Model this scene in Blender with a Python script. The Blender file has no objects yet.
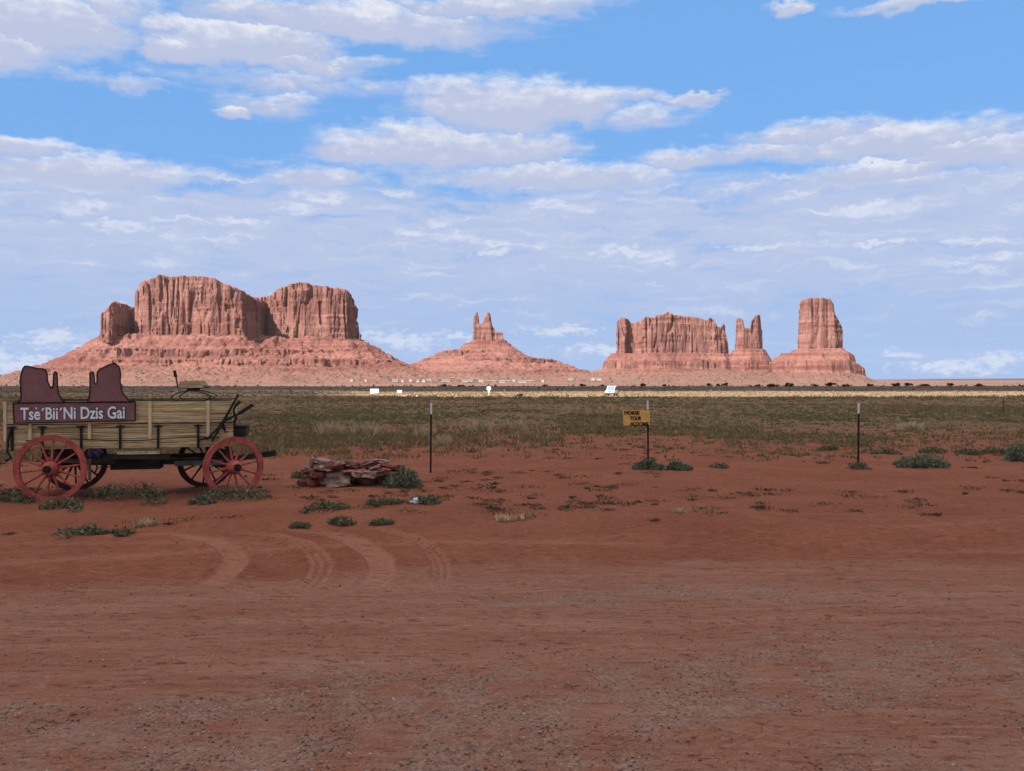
import bpy, bmesh, math, random
import numpy as np
from mathutils import Vector, Matrix

random.seed(7)
rng = np.random.default_rng(7)
S = bpy.context.scene
C = S.collection

# ------------------------------------------------------------------ camera
F = 900.0
CX, HY = 512.0, 380.0
CAMZ = 1.75
cam = bpy.data.cameras.new("camera")
cam.sensor_width = 36.0
cam.lens = F / 1024 * 36.0
cam.clip_start = 0.1
cam.clip_end = 90000
cam_o = bpy.data.objects.new("camera", cam)
cam_o.location = (0, 0, CAMZ)
cam_o.rotation_euler = (math.pi / 2 - math.atan(5.5 / F), 0, 0)
C.objects.link(cam_o)
S.camera = cam_o

# ------------------------------------------------------------------ light
SUN_EL = math.radians(42)
SUN_AZ = math.radians(-134)          # from +Y, clockwise: behind the camera, to the left
sdir = Vector((math.sin(SUN_AZ) * math.cos(SUN_EL), math.cos(SUN_AZ) * math.cos(SUN_EL), math.sin(SUN_EL)))
sun = bpy.data.lights.new("sun", 'SUN')
sun.energy = 4.7
sun.angle = math.radians(0.5)
sun.color = (1.0, 0.95, 0.90)
sun_o = bpy.data.objects.new("sun", sun)
sun_o.rotation_euler = sdir.to_track_quat('Z', 'Y').to_euler()
sun_o.location = sdir * 100
C.objects.link(sun_o)

S.view_settings.view_transform = 'Standard'
S.view_settings.look = 'None'
S.view_settings.gamma = 1
EXPO = 1.0
S.view_settings.exposure = EXPO
S.view_settings.use_curve_mapping = False


class NB:
    """small helper for building node trees"""
    def __init__(self, nt):
        self.nt = nt

    def node(self, t, **kw):
        n = self.nt.nodes.new(t)
        for k, v in kw.items():
            setattr(n, k, v)
        return n

    def _in(self, sock, v):
        if isinstance(v, bpy.types.NodeSocket):
            self.nt.links.new(v, sock)
        elif v is not None:
            sock.default_value = v

    def m(self, op, a, b=None, c=None, clamp=False):
        n = self.node('ShaderNodeMath', operation=op, use_clamp=clamp)
        self._in(n.inputs[0], a)
        self._in(n.inputs[1], b)
        self._in(n.inputs[2], c)
        return n.outputs[0]

    def v(self, op, a, b=None):
        n = self.node('ShaderNodeVectorMath', operation=op)
        self._in(n.inputs[0], a)
        self._in(n.inputs[1], b)
        return n.outputs['Value' if op in ('LENGTH', 'DOT_PRODUCT') else 'Vector']

    def noise(self, vec, scale, detail=4, rough=0.55, dist=0.0, out='Fac'):
        n = self.node('ShaderNodeTexNoise')
        self._in(n.inputs['Vector'], vec)
        n.inputs['Scale'].default_value = scale
        n.inputs['Detail'].default_value = detail
        n.inputs['Roughness'].default_value = rough
        n.inputs['Distortion'].default_value = dist
        return n.outputs[out]

    def voro(self, vec, scale, feature='F1', out='Distance'):
        n = self.node('ShaderNodeTexVoronoi', feature=feature)
        self._in(n.inputs['Vector'], vec)
        n.inputs['Scale'].default_value = scale
        return n.outputs[out]

    def rng(self, x, a, b, c=0.0, d=1.0, smooth=True):
        n = self.node('ShaderNodeMapRange', interpolation_type='SMOOTHSTEP' if smooth else 'LINEAR')
        self._in(n.inputs[0], x)
        for i, q in enumerate((a, b, c, d)):
            self._in(n.inputs[i + 1], q)
        return n.outputs[0]

    def mix(self, f, a, b, mode='MIX'):
        n = self.node('ShaderNodeMix', data_type='RGBA', blend_type=mode)
        self._in(n.inputs[0], f)
        for s, q in ((n.inputs[6], a), (n.inputs[7], b)):
            if isinstance(q, (tuple, list)) and len(q) == 3:
                q = (*q, 1.0)
            self._in(s, q)
        return n.outputs[2]

    def sep(self, vec):
        n = self.node('ShaderNodeSeparateXYZ')
        self._in(n.inputs[0], vec)
        return n.outputs

    def comb(self, x, y, z=0.0):
        n = self.node('ShaderNodeCombineXYZ')
        for i, q in enumerate((x, y, z)):
            self._in(n.inputs[i], q)
        return n.outputs[0]

    def bump(self, h, strength, dist):
        n = self.node('ShaderNodeBump')
        n.inputs['Strength'].default_value = strength
        n.inputs['Distance'].default_value = dist
        self._in(n.inputs['Height'], h)
        return n.outputs[0]

    def attr(self, name):
        return self.node('ShaderNodeAttribute', attribute_name=name)


def lin(r, g, b):
    f = lambda c: ((c / 255 + 0.055) / 1.055) ** 2.4 if c > 10 else c / 255 / 12.92
    return (f(r), f(g), f(b))


# ------------------------------------------------------------------ sky
SKY_STR = 0.06
world = bpy.data.worlds.new("World")
S.world = world
world.use_nodes = True
wt = world.node_tree
wt.nodes.clear()
B = NB(wt)
sky = B.node('ShaderNodeTexSky', sky_type='NISHITA')
sky.sun_disc = False
sky.sun_elevation = SUN_EL
sky.sun_rotation = SUN_AZ
sky.altitude = 1600
sky.air_density = 1.0
sky.dust_density = 0.3
sky.ozone_density = 1.5


def dirang(px, py):
    d = np.array([px - CX, F, HY - py])
    d = d / np.linalg.norm(d)
    return math.atan2(d[0], d[1]), math.asin(d[2])


# (px, py, rx, ry, weight) of the separate clouds, as directions
CLOUDS = [
    (40, 22, 118, 44, 1.15), (-40, 40, 120, 40, 1.0), (110, 8, 60, 22, .7),
    (240, 44, 120, 30, 1.1), (180, 46, 50, 22, 1.0), (350, 22, 210, 26, .95), (500, 6, 150, 16, .8), (300, 66, 80, 14, .75),
    (330, 62, 70, 10, .6), (270, 104, 60, 16, .55), (300, 84, 140, 15, .38), (235, 114, 28, 9, .75), (110, 82, 100, 7, .42),
    (500, 108, 110, 36, 1.1), (570, 106, 70, 24, 1.1), (470, 100, 70, 26, .9), (640, 118, 60, 16, .5),
    (430, 150, 140, 30, 1.0), (360, 150, 60, 22, .95), (520, 150, 70, 26, .85), (560, 178, 150, 18, .9), (330, 180, 60, 14, .8),
    (690, 101, 40, 9, .95), (640, 99, 40, 8, .5), (778, 6, 26, 9, 1.0), (930, -2, 120, 10, .9),
    (760, 155, 150, 16, .62), (900, 142, 160, 24, 1.0), (820, 135, 110, 16, .75), (980, 150, 120, 24, 1.0), (890, 172, 130, 14, .85),
    (690, 158, 60, 14, .75), (900, 182, 90, 8, .6), (20, 148, 70, 12, .7), (90, 172, 120, 20, .9),
]
tc = B.node('ShaderNodeTexCoord')
D = B.v('NORMALIZE', tc.outputs['Generated'])
dx, dy, dz = B.sep(D)
az = B.m('ARCTAN2', dx, dy)
el = B.m('ARCSINE', dz)
P = B.comb(az, el, 0.0)
# turbulence that frays the outlines
wn = B.noise(B.v('MULTIPLY', P, (1.0, 1.9, 1.0)), 16.0, 6, 0.62, 0.0, 'Color')
wv = B.v('MULTIPLY', B.v('SUBTRACT', wn, (0.5, 0.5, 0.5)), (0.105, 0.036, 0.0))
wn2 = B.noise(B.v('MULTIPLY', P, (1.0, 1.6, 1.0)), 70.0, 4, 0.6, 0.0, 'Color')
wv2 = B.v('MULTIPLY', B.v('SUBTRACT', wn2, (0.5, 0.5, 0.5)), (0.020, 0.012, 0.0))
PW = B.v('ADD', B.v('ADD', P, wv), wv2)
PWx, PWy, _ = B.sep(PW)
shape = None
lit_num = None
for (cx, cy, rx, ry, w) in CLOUDS:
    a, e = dirang(cx, cy)
    a2, _ = dirang(cx + rx, cy)
    _, e2 = dirang(cx, cy - ry)
    ra, re = abs(a2 - a), abs(e2 - e)
    q = B.v('MULTIPLY', B.v('SUBTRACT', PW, (a, e, 0.0)), (1 / ra, 1 / re, 0.0))
    g = B.m('MULTIPLY', B.m('SUBTRACT', 1.0, B.v('LENGTH', q)), w)
    qy = B.m('ADD', B.sep(q)[1], 0.0)
    if shape is None:
        shape, lit_num = g, qy
    else:
        gt = B.m('GREATER_THAN', g, shape)
        n = B.node('ShaderNodeMix', data_type='FLOAT')
        B._in(n.inputs[0], gt)
        B._in(n.inputs[2], lit_num)
        B._in(n.inputs[3], qy)
        lit_num = n.outputs[0]
        shape = B.m('MAXIMUM', shape, g)
PS = B.v('MULTIPLY', P, (1.0, 4.2, 1.0))
n1 = B.noise(PS, 15.0, 8, 0.6)
n2 = B.noise(B.v('MULTIPLY', P, (1.0, 1.7, 1.0)), 55.0, 7, 0.62)
nn = B.m('ADD', B.m('MULTIPLY', B.m('SUBTRACT', n1, 0.5), 1.0), B.m('MULTIPLY', B.m('SUBTRACT', n2, 0.5), 0.34))
dens = B.m('ADD', B.m('MULTIPLY', shape, 1.15), nn)
a_cum = B.m('MULTIPLY', B.rng(dens, -0.12, 0.62), 0.97)
# lit tops, grey-mauve bases
litf = B.m('ADD', B.m('MULTIPLY', lit_num, 0.85), B.m('MULTIPLY', B.m('SUBTRACT', n2, 0.5), 1.5))
litf = B.m('ADD', litf, B.m('MULTIPLY', B.m('SUBTRACT', n1, 0.5), 1.2))
lit = B.rng(litf, -0.15, 0.95)
lit = B.m('ADD', B.m('MULTIPLY', lit, 0.85), B.m('MULTIPLY', B.rng(dens, 0.5, -0.05), 0.15))
K = 1.0 / SKY_STR / 2 ** EXPO
kc = lambda r, g, b: tuple(c * K for c in lin(r, g, b))
c_cum = B.mix(lit, kc(190, 199, 226), kc(243, 244, 250))
# the long layered bank above the horizon
e_top = dirang(512, 186)[1]
nb = B.noise(B.v('MULTIPLY', PW, (1.0, 6.0, 1.0)), 7.0, 8, 0.6)
nb2 = B.noise(B.v('MULTIPLY', PW, (1.0, 7.0, 1.0)), 15.0, 8, 0.6)
up = B.m('ADD', B.m('SUBTRACT', e_top, el), B.m('MULTIPLY', B.m('SUBTRACT', nb, 0.5), 0.11))
up = B.m('ADD', up, B.m('MULTIPLY', B.m('SUBTRACT', nb2, 0.5), 0.035))
st = B.m('ADD', B.m('MULTIPLY', B.m('SUBTRACT', nb2, 0.5), 1.9), B.m('MULTIPLY', B.m('SUBTRACT', nb, 0.5), 2.0))
a_bank = B.m('MULTIPLY', B.rng(up, -0.020, 0.026), B.rng(st, -0.7, 0.05, 0.6, 0.95))
hz = B.rng(el, 0.0, dirang(512, 230)[1])
c_bank0 = B.mix(hz, kc(158, 186, 230), kc(188, 200, 230))
c_bank = B.mix(B.m('MULTIPLY', B.rng(st, 0.02, 0.6), B.rng(el, 0.03, 0.2, 0.35, 0.85)), c_bank0, kc(228, 232, 245))
c_bank = B.mix(B.m('MULTIPLY', B.rng(st, -0.1, -0.6), 0.5), c_bank, kc(156, 180, 224))
# small heaps low over the horizon and inside the bank
LOW = [(50, 340, 60, 16), (20, 362, 60, 16), (400, 342, 60, 13), (455, 338, 40, 9), (950, 368, 90, 12), (1000, 360, 60, 12),
       (600, 350, 60, 8), (490, 254, 26, 6), (240, 222, 50, 6), (630, 250, 60, 8), (760, 246, 60, 6), (1000, 258, 40, 6),
       (120, 226, 60, 6), (980, 240, 70, 6), (880, 244, 60, 5), (560, 330, 60, 8), (910, 350, 40, 8)]
low = None
for (cx, cy, rx, ry) in LOW:
    a, e = dirang(cx, cy)
    a2, _ = dirang(cx + rx, cy)
    _, e2 = dirang(cx, cy - ry)
    q = B.v('MULTIPLY', B.v('SUBTRACT', PW, (a, e, 0.0)), (1 / abs(a2 - a), 1 / abs(e2 - e), 0.0))
    g = B.m('SUBTRACT', 1.0, B.v('LENGTH', q))
    low = g if low is None else B.m('MAXIMUM', low, g)
n3 = B.noise(B.v('MULTIPLY', P, (1.0, 2.2, 1.0)), 90.0, 6, 0.62)
a_low = B.m('MULTIPLY', B.rng(B.m('ADD', low, B.m('MULTIPLY', B.m('SUBTRACT', n3, 0.5), 2.4)), 0.15, 0.9), 0.62)
skyc = B.mix(0.8, sky.outputs[0], kc(120, 180, 247))
col = B.mix(a_bank, skyc, c_bank)
col = B.mix(a_low, col, kc(226, 231, 243))
col = B.mix(a_cum, col, c_cum)
# broken sunlit cloud added over the unseen sky overhead and behind, as fill light
gn = B.noise(B.v('MULTIPLY', D, (1.0, 1.0, 1.8)), 2.6, 8, 0.6, 0.3)
behind = B.m('MULTIPLY', B.rng(el, 0.75, 0.35), B.rng(B.m('ABSOLUTE', az), 0.9, 1.4))
gn = B.m('SUBTRACT', gn, B.m('MULTIPLY', behind, 0.16))       # cloud thinned low behind, so less fill reaches the butte shade
a_gen = B.m('MULTIPLY', B.rng(gn, 0.36, 0.54), 0.95)
outside = B.m('MAXIMUM', B.rng(B.m('ABSOLUTE', az), 0.68, 0.95), B.rng(el, 0.44, 0.62))
c_gen = B.mix(B.rng(gn, 0.42, 0.7), tuple(c * K * 1.05 for c in (1.0, 0.94, 0.86)), tuple(c * K * 1.45 for c in (1.0, 0.93, 0.83)))
top_ = B.rng(el, 0.55, 1.15, 0.34, 2.0)
c_gen = B.mix(1.0, c_gen, B.comb(top_, top_, top_), 'MULTIPLY')  # overhead boosted as added fill for the foreground, low parts dimmed
rest = B.mix(a_gen, sky.outputs[0], c_gen)
col = B.mix(outside, col, rest)
# the lower half of the sphere stays plain sky light
col = B.mix(B.rng(el, -0.02, 0.0), sky.outputs[0], col)
bg = B.node('ShaderNodeBackground')
B._in(bg.inputs[0], col)
bg.inputs[1].default_value = SKY_STR
wo = B.node('ShaderNodeOutputWorld')
wt.links.new(bg.outputs[0], wo.inputs[0])

# ------------------------------------------------------------------ noise (numpy)
_LAT = np.random.default_rng(3).random((64, 64, 64)).astype(np.float32)


def vnoise(x, y, z=0.0):
    x, y, z = np.broadcast_arrays(np.asarray(x, np.float32), np.asarray(y, np.float32), np.asarray(z, np.float32))
    xi, yi, zi = np.floor(x).astype(np.int32), np.floor(y).astype(np.int32), np.floor(z).astype(np.int32)
    fx, fy, fz = x - xi, y - yi, z - zi
    fx = fx * fx * (3 - 2 * fx); fy = fy * fy * (3 - 2 * fy); fz = fz * fz * (3 - 2 * fz)
    x0, y0, z0 = xi & 63, yi & 63, zi & 63
    x1, y1, z1 = (x0 + 1) & 63, (y0 + 1) & 63, (z0 + 1) & 63
    L = _LAT
    a = L[x0, y0, z0] * (1 - fx) + L[x1, y0, z0] * fx
    b = L[x0, y1, z0] * (1 - fx) + L[x1, y1, z0] * fx
    c = L[x0, y0, z1] * (1 - fx) + L[x1, y0, z1] * fx
    d = L[x0, y1, z1] * (1 - fx) + L[x1, y1, z1] * fx
    return (a * (1 - fy) + b * fy) * (1 - fz) + (c * (1 - fy) + d * fy) * fz - 0.5


def fbm(x, y, z=0.0, o=4, g=0.5):
    s, a = 0.0, 1.0
    for i in range(o):
        k = 2.03 ** i
        s = s + a * vnoise(np.asarray(x) * k + 17.3 * i, np.asarray(y) * k + 5.1 * i, np.asarray(z) * k + 9.7 * i)
        a *= g
    return s


def sstep(a, b, x):
    t = np.clip((x - a) / (b - a), 0, 1)
    return t * t * (3 - 2 * t)


# ------------------------------------------------------------------ mesh helpers
def mesh_np(name, v, f, mats, parent=None, smooth=False, cols=None):
    me = bpy.data.meshes.new(name)
    v = np.asarray(v, np.float32)
    f = np.asarray(f, np.int32)
    n = f.shape[1]
    me.vertices.add(len(v))
    me.vertices.foreach_set('co', v.ravel())
    me.loops.add(f.size)
    me.loops.foreach_set('vertex_index', f.ravel())
    me.polygons.add(len(f))
    me.polygons.foreach_set('loop_start', np.arange(0, f.size, n, dtype=np.int32))
    me.polygons.foreach_set('loop_total', np.full(len(f), n, np.int32))
    if smooth:
        me.polygons.foreach_set('use_smooth', np.ones(len(f), bool))
    for k, c in (cols or {}).items():
        at = me.color_attributes.new(k, 'FLOAT_COLOR', 'POINT')
        c = np.asarray(c, np.float32)
        if c.shape[1] == 3:
            c = np.concatenate([c, np.ones((len(c), 1), np.float32)], 1)
        at.data.foreach_set('color', c.ravel())
    me.update(calc_edges=True)
    for m in (mats if isinstance(mats, (list, tuple)) else [mats]):
        me.materials.append(m)
    o = bpy.data.objects.new(name, me)
    C.objects.link(o)
    o.parent = parent
    return o


def obj(name, bm, mat, parent=None, smooth=False):
    me = bpy.data.meshes.new(name)
    bmesh.ops.recalc_face_normals(bm, faces=bm.faces)
    bm.to_mesh(me)
    bm.free()
    me.materials.append(mat)
    if smooth:
        for p in me.polygons:
            p.use_smooth = True
    o = bpy.data.objects.new(name, me)
    C.objects.link(o)
    o.parent = parent
    return o


def thing(name, label, cat, loc=(0, 0, 0), rz=0.0, group=None):
    o = bpy.data.objects.new(name, None)
    o.empty_display_size = 0.2
    C.objects.link(o)
    o.location = loc
    o.rotation_euler = (0, 0, rz)
    o['label'] = label
    o['category'] = cat
    if group:
        o['group'] = group
    return o


def tag(o, label, cat, group=None):
    o['label'] = label
    o['category'] = cat
    if group:
        o['group'] = group
    return o


def kids(o):
    return [c for c in o.children]


def dup(root, label=None, group=None):
    r = root.copy()
    C.objects.link(r)
    if label:
        r['label'] = label
    if group:
        r['group'] = group
    for ch in list(root.children):
        c = ch.copy()
        C.objects.link(c)
        c.parent = r
        for g in list(ch.children):
            d = g.copy()
            C.objects.link(d)
            d.parent = c
    return r


def box(bm, c, s, rot=None, bev=0.0):
    """box with centre c and full size s"""
    M = Matrix.Translation(c) @ (rot.to_4x4() if rot is not None else Matrix()) @ Matrix.Diagonal((*s, 1))
    r = bmesh.ops.create_cube(bm, size=1.0, matrix=M)
    if bev > 0:
        es = list({e for v in r['verts'] for e in v.link_edges})
        bmesh.ops.bevel(bm, geom=es, offset=bev, segments=2, affect='EDGES', profile=0.6)


def bar(bm, a, b, w, h=None, bev=0.0):
    """rectangular bar from a to b"""
    a, b = Vector(a), Vector(b)
    d = b - a
    q = d.to_track_quat('X', 'Z').to_matrix()
    box(bm, (a + b) / 2, (d.length, w, h or w), q, bev)


def tube(bm, pts, r, seg=8, cap=True):
    pts = [Vector(p) for p in pts]
    rs = r if isinstance(r, (list, tuple)) else [r] * len(pts)
    rings = []
    for i, p in enumerate(pts):
        d = (pts[min(i + 1, len(pts) - 1)] - pts[max(i - 1, 0)]).normalized()
        ref = Vector((0, 0, 1)) if abs(d.z) < 0.9 else Vector((0, 1, 0))
        u = d.cross(ref).normalized()
        w = d.cross(u)
        rings.append([bm.verts.new(p + rs[i] * (math.cos(2 * math.pi * k / seg) * u + math.sin(2 * math.pi * k / seg) * w)) for k in range(seg)])
    for A, Bq in zip(rings, rings[1:]):
        for k in range(seg):
            bm.faces.new((A[k], A[(k + 1) % seg], Bq[(k + 1) % seg], Bq[k]))
    if cap:
        bm.faces.new(rings[0][::-1])
        bm.faces.new(rings[-1])


def lathe_y(bm, prof, c, seg=24):
    """profile [(radius, y)] turned round the local y axis through c"""
    c = Vector(c)
    rings = []
    for r, y in prof:
        rings.append([bm.verts.new(c + Vector((r * math.cos(2 * math.pi * k / seg), y, r * math.sin(2 * math.pi * k / seg)))) for k in range(seg)])
    for A, Bq in zip(rings, rings[1:]):
        for k in range(seg):
            bm.faces.new((A[k], A[(k + 1) % seg], Bq[(k + 1) % seg], Bq[k]))
    bm.faces.new(rings[0][::-1])
    bm.faces.new(rings[-1])


def ring_y(bm, c, r0, r1, w, seg=48, wob=0.0):
    """flat ring (rim) round local y with rectangular section"""
    c = Vector(c)
    loops = []
    for (r, y) in ((r0, -w / 2), (r1, -w / 2), (r1, w / 2), (r0, w / 2)):
        loops.append([bm.verts.new(c + Vector((r * math.cos(2 * math.pi * k / seg), y, r * math.sin(2 * math.pi * k / seg)))) for k in range(seg)])
    for i in range(4):
        A, Bq = loops[i], loops[(i + 1) % 4]
        for k in range(seg):
            bm.faces.new((A[k], A[(k + 1) % seg], Bq[(k + 1) % seg], Bq[k]))


def prism(bm, pts, axis_off):
    """closed outline pts (Vectors) extruded by axis_off"""
    off = Vector(axis_off)
    a = [bm.verts.new(Vector(p)) for p in pts]
    b = [bm.verts.new(Vector(p) + off) for p in pts]
    fa = bm.faces.new(a)
    fb = bm.faces.new(b[::-1])
    n = len(a)
    for i in range(n):
        bm.faces.new((a[i], b[i], b[(i + 1) % n], a[(i + 1) % n]))
    bm.normal_update()
    bmesh.ops.triangulate(bm, faces=[fa, fb], ngon_method='EAR_CLIP')


# ------------------------------------------------------------------ materials
MATS = {}


def pmat(name, colr, rough=0.9, spec=0.2, metal=0.0):
    m = bpy.data.materials.new(name)
    m.use_nodes = True
    b = m.node_tree.nodes['Principled BSDF']
    b.inputs['Roughness'].default_value = rough
    b.inputs['Specular IOR Level'].default_value = spec
    b.inputs['Metallic'].default_value = metal
    N = NB(m.node_tree)
    if colr is not None:
        b.inputs['Base Color'].default_value = (*colr, 1)
    return m, N, b


def worn(name, c1, c2, scale=8.0, rough=0.85, stretch=(1, 1, 1), bump=0.3, bd=0.004, metal=0.0, spec=0.2, vary=0.0, c3=None, lim=0.6):
    """two-tone weathered surface in object coordinates"""
    m, N, b = pmat(name, None, rough, spec, metal)
    t = N.node('ShaderNodeTexCoord').outputs['Object']
    oi = N.node('ShaderNodeObjectInfo').outputs['Random']
    t = N.v('ADD', t, N.comb(N.m('MULTIPLY', oi, 13.0), N.m('MULTIPLY', oi, 7.0), N.m('MULTIPLY', oi, 3.0)))
    p = N.v('MULTIPLY', t, stretch)
    n = N.noise(p, scale, 6, 0.65)
    n2 = N.noise(p, scale * 6, 4, 0.6)
    f = N.rng(N.m('ADD', N.m('MULTIPLY', n, 0.7), N.m('MULTIPLY', n2, 0.3)), 0.32, 0.68)
    cc = N.mix(f, c1, c2)
    if c3:
        n5 = N.noise(N.v('MULTIPLY', p, (1.0, 1.0, 2.0)), scale * 2.3, 7, 0.75)
        cc = N.mix(N.m('MULTIPLY', N.rng(n5, lim - 0.04, lim + 0.05), 0.85), cc, c3)
    if vary:
        cc = N.mix(N.rng(oi, 0.0, 1.0, 0.0, vary, False), cc, tuple(0.3 * q for q in c1))
    N._in(b.inputs['Base Color'], cc)
    if bump:
        N._in(b.inputs['Normal'], N.bump(N.m('ADD', n, N.m('MULTIPLY', n2, 0.5)), bump, bd))
    return m


M_wood = worn('weathered_wood', (0.42, 0.275, 0.13), (0.82, 0.62, 0.355), 2.2, 0.85, (0.35, 3, 9), 0.6, 0.008, c3=(0.085, 0.055, 0.032), lim=0.535)
M_wood_pale = worn('pale_wood', (0.45, 0.33, 0.19), (0.75, 0.6, 0.38), 3, 0.85, (4, 4, 0.7), 0.4, 0.004)
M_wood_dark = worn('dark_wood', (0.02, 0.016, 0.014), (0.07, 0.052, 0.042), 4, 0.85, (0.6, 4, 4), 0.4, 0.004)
M_wood_grey = worn('grey_wood', (0.07, 0.06, 0.055), (0.2, 0.17, 0.15), 3, 0.9, (0.5, 4, 4), 0.4, 0.004)
M_iron = worn('black_iron', (0.006, 0.006, 0.007), (0.03, 0.024, 0.022), 9, 0.6, (1, 1, 1), 0.2, 0.002, 0.3, 0.4)
M_red = worn('red_paint', (0.27, 0.05, 0.042), (0.58, 0.13, 0.1), 5, 0.7, (1, 1, 1), 0.35, 0.003, c3=(0.3, 0.17, 0.13), lim=0.6)
M_red_shade = worn('shaded_red_paint', (0.05, 0.016, 0.014), (0.12, 0.032, 0.028), 6, 0.7)  # red paint darkened to put shade on the far wheels
M_sign = worn('maroon_paint', (0.19, 0.088, 0.088), (0.26, 0.122, 0.122), 3, 0.75, (1, 1, 1), 0.1, 0.002)
M_sign_edge = worn('sign_edge', (0.02, 0.008, 0.009), (0.04, 0.016, 0.016), 8)
M_letter = worn('pale_lettering', (0.75, 0.77, 0.82), (0.85, 0.87, 0.92), 12, 0.7, (1, 1, 1), 0)
M_letter_shade = worn('lettering_outline', (0.012, 0.012, 0.025), (0.02, 0.02, 0.04), 12, 0.7, (1, 1, 1), 0)
M_purple = worn('purple_cloth', (0.025, 0.014, 0.045), (0.09, 0.055, 0.13), 14)
M_post = worn('post_steel', (0.012, 0.012, 0.012), (0.03, 0.026, 0.024), 9, 0.6)
M_white = worn('white_paint', (0.68, 0.66, 0.62), (0.82, 0.81, 0.78), 9, 0.6)
M_yellow = worn('ochre_board', (0.62, 0.33, 0.07), (0.85, 0.5, 0.16), 5, 0.8, (1, 1, 3), c3=(0.35, 0.17, 0.05), lim=0.62)
M_handpaint = worn('dark_handpaint', (0.03, 0.008, 0.012), (0.06, 0.012, 0.015), 12, 0.8, (1, 1, 1), 0)
M_slab_red = worn('red_slab', (0.15, 0.045, 0.03), (0.32, 0.11, 0.078), 7, 0.95, (1, 1, 3), 0.6, 0.012, vary=0.6)
M_slab_pale = worn('pale_slab', (0.27, 0.155, 0.125), (0.54, 0.36, 0.3), 6, 0.95, (1, 1, 3), 0.6, 0.012, vary=0.35)
M_litter = worn('white_plastic', (0.55, 0.6, 0.72), (0.8, 0.82, 0.88), 18, 0.5)
M_bark = worn('bark', (0.04, 0.03, 0.022), (0.1, 0.08, 0.06), 6)
M_house = worn('house_wall', (0.34, 0.31, 0.275), (0.48, 0.455, 0.42), 0.3, 0.8, (1, 1, 1), 0)
M_house_tan = worn('tan_house_wall', (0.24, 0.13, 0.085), (0.3, 0.175, 0.11), 0.3, 0.8, (1, 1, 1), 0)
M_roof = worn('house_roof', (0.15, 0.115, 0.1), (0.25, 0.21, 0.19), 0.3, 0.8, (1, 1, 1), 0)
M_carpaint = worn('white_car_paint', (0.74, 0.74, 0.74), (0.8, 0.8, 0.8), 2, 0.3, (1, 1, 1), 0, 0, 0, 0.5)
M_glass, _N, _b = pmat('car_glass', (0.12, 0.2, 0.32), 0.08, 0.9)  # blue of the reflected sky put into the glass colour
M_tyre = worn('tyre_rubber', (0.01, 0.01, 0.01), (0.025, 0.023, 0.022), 8)
M_lens, _N, _b = pmat('headlight_lens', (0.7, 0.72, 0.75), 0.15, 0.6)


def leafmat(name, c1, c2):
    m, N, b = pmat(name, None, 0.9, 0.1)
    a = N.attr('tint')
    oi = N.node('ShaderNodeObjectInfo').outputs['Random']
    f = N.m('ADD', N.m('MULTIPLY', N.sep(a.outputs['Color'])[0], 0.8), N.m('MULTIPLY', oi, 0.2))
    N._in(b.inputs['Base Color'], N.mix(f, c1, c2))
    return m


M_leaf = leafmat('green_leaves', (0.075, 0.088, 0.052), (0.28, 0.29, 0.19))
M_weed = leafmat('weed_leaves', (0.06, 0.064, 0.036), (0.24, 0.225, 0.135))
M_straw = leafmat('dry_straw', (0.34, 0.23, 0.13), (0.66, 0.52, 0.34))
M_juniper = leafmat('dark_juniper', (0.012, 0.016, 0.012), (0.05, 0.055, 0.04))


def tintmat(name):
    m, N, b = pmat(name, None, 0.95, 0.05)
    N._in(b.inputs['Base Color'], N.attr('tint').outputs['Color'])
    return m


M_grass = tintmat('field_grass')
M_gravel = tintmat('gravel_stones')


def rockmat(name, c_lo, c_hi, c_dark, zs, streak, lit_scale, apron_col=None):
    m, N, b = pmat(name, None, 0.95, 0.05)
    pos = N.node('ShaderNodeNewGeometry').outputs['Position']
    strata = N.noise(N.v('MULTIPLY', pos, (0.0016, 0.0016, zs)), 1.0, 6, 0.65, 0.3)
    col_ = N.mix(N.rng(strata, 0.36, 0.62), c_lo, c_hi)
    vein = N.noise(N.v('MULTIPLY', pos, (0.006, 0.006, 0.003)), 1.0, 5, 0.6)
    col_ = N.mix(N.m('MULTIPLY', N.rng(vein, 0.45, 0.65), 0.45), col_, tuple(0.55 * q + 0.3 * w for q, w in zip(c_lo, c_dark)))
    stk = N.noise(N.v('MULTIPLY', pos, (0.045, 0.045, 0.006)), 1.0, 6, 0.65)
    col_ = N.mix(N.m('MULTIPLY', N.rng(stk, 0.47, 0.68), streak), col_, c_dark)
    blot = N.noise(N.v('MULTIPLY', pos, (0.02, 0.02, 0.03)), 1.0, 7, 0.7)
    col_ = N.mix(N.m('MULTIPLY', N.rng(blot, 0.5, 0.75), 0.4), col_, c_hi)
    if apron_col:      # wind-blown sand and dry grass on the lowest slopes
        zw = N.m('ADD', N.sep(pos)[2], N.m('MULTIPLY', N.m('SUBTRACT', N.noise(N.v('MULTIPLY', pos, (0.004, 0.004, 0.0)), 1.0, 5, 0.6), 0.5), 70.0))
        col_ = N.mix(N.m('MULTIPLY', N.rng(zw, 48.0, 10.0), 0.8), col_, apron_col)
    N._in(b.inputs['Base Color'], col_)
    h = N.m('ADD', N.noise(N.v('MULTIPLY', pos, (0.06, 0.06, 0.02)), 1.0, 8, 0.7), N.m('MULTIPLY', strata, 0.8))
    N._in(b.inputs['Normal'], N.bump(h, 0.8, lit_scale))
    return m


M_cliff = rockmat('sandstone_cliff', (0.234, 0.100, 0.076), (0.328, 0.164, 0.131), (0.094, 0.043, 0.038), 0.024, 0.8, 18)
M_talus = rockmat('red_talus', (0.184, 0.071, 0.055), (0.287, 0.133, 0.105), (0.098, 0.041, 0.037), 0.05, 0.5, 12, (0.205, 0.112, 0.090))

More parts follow.
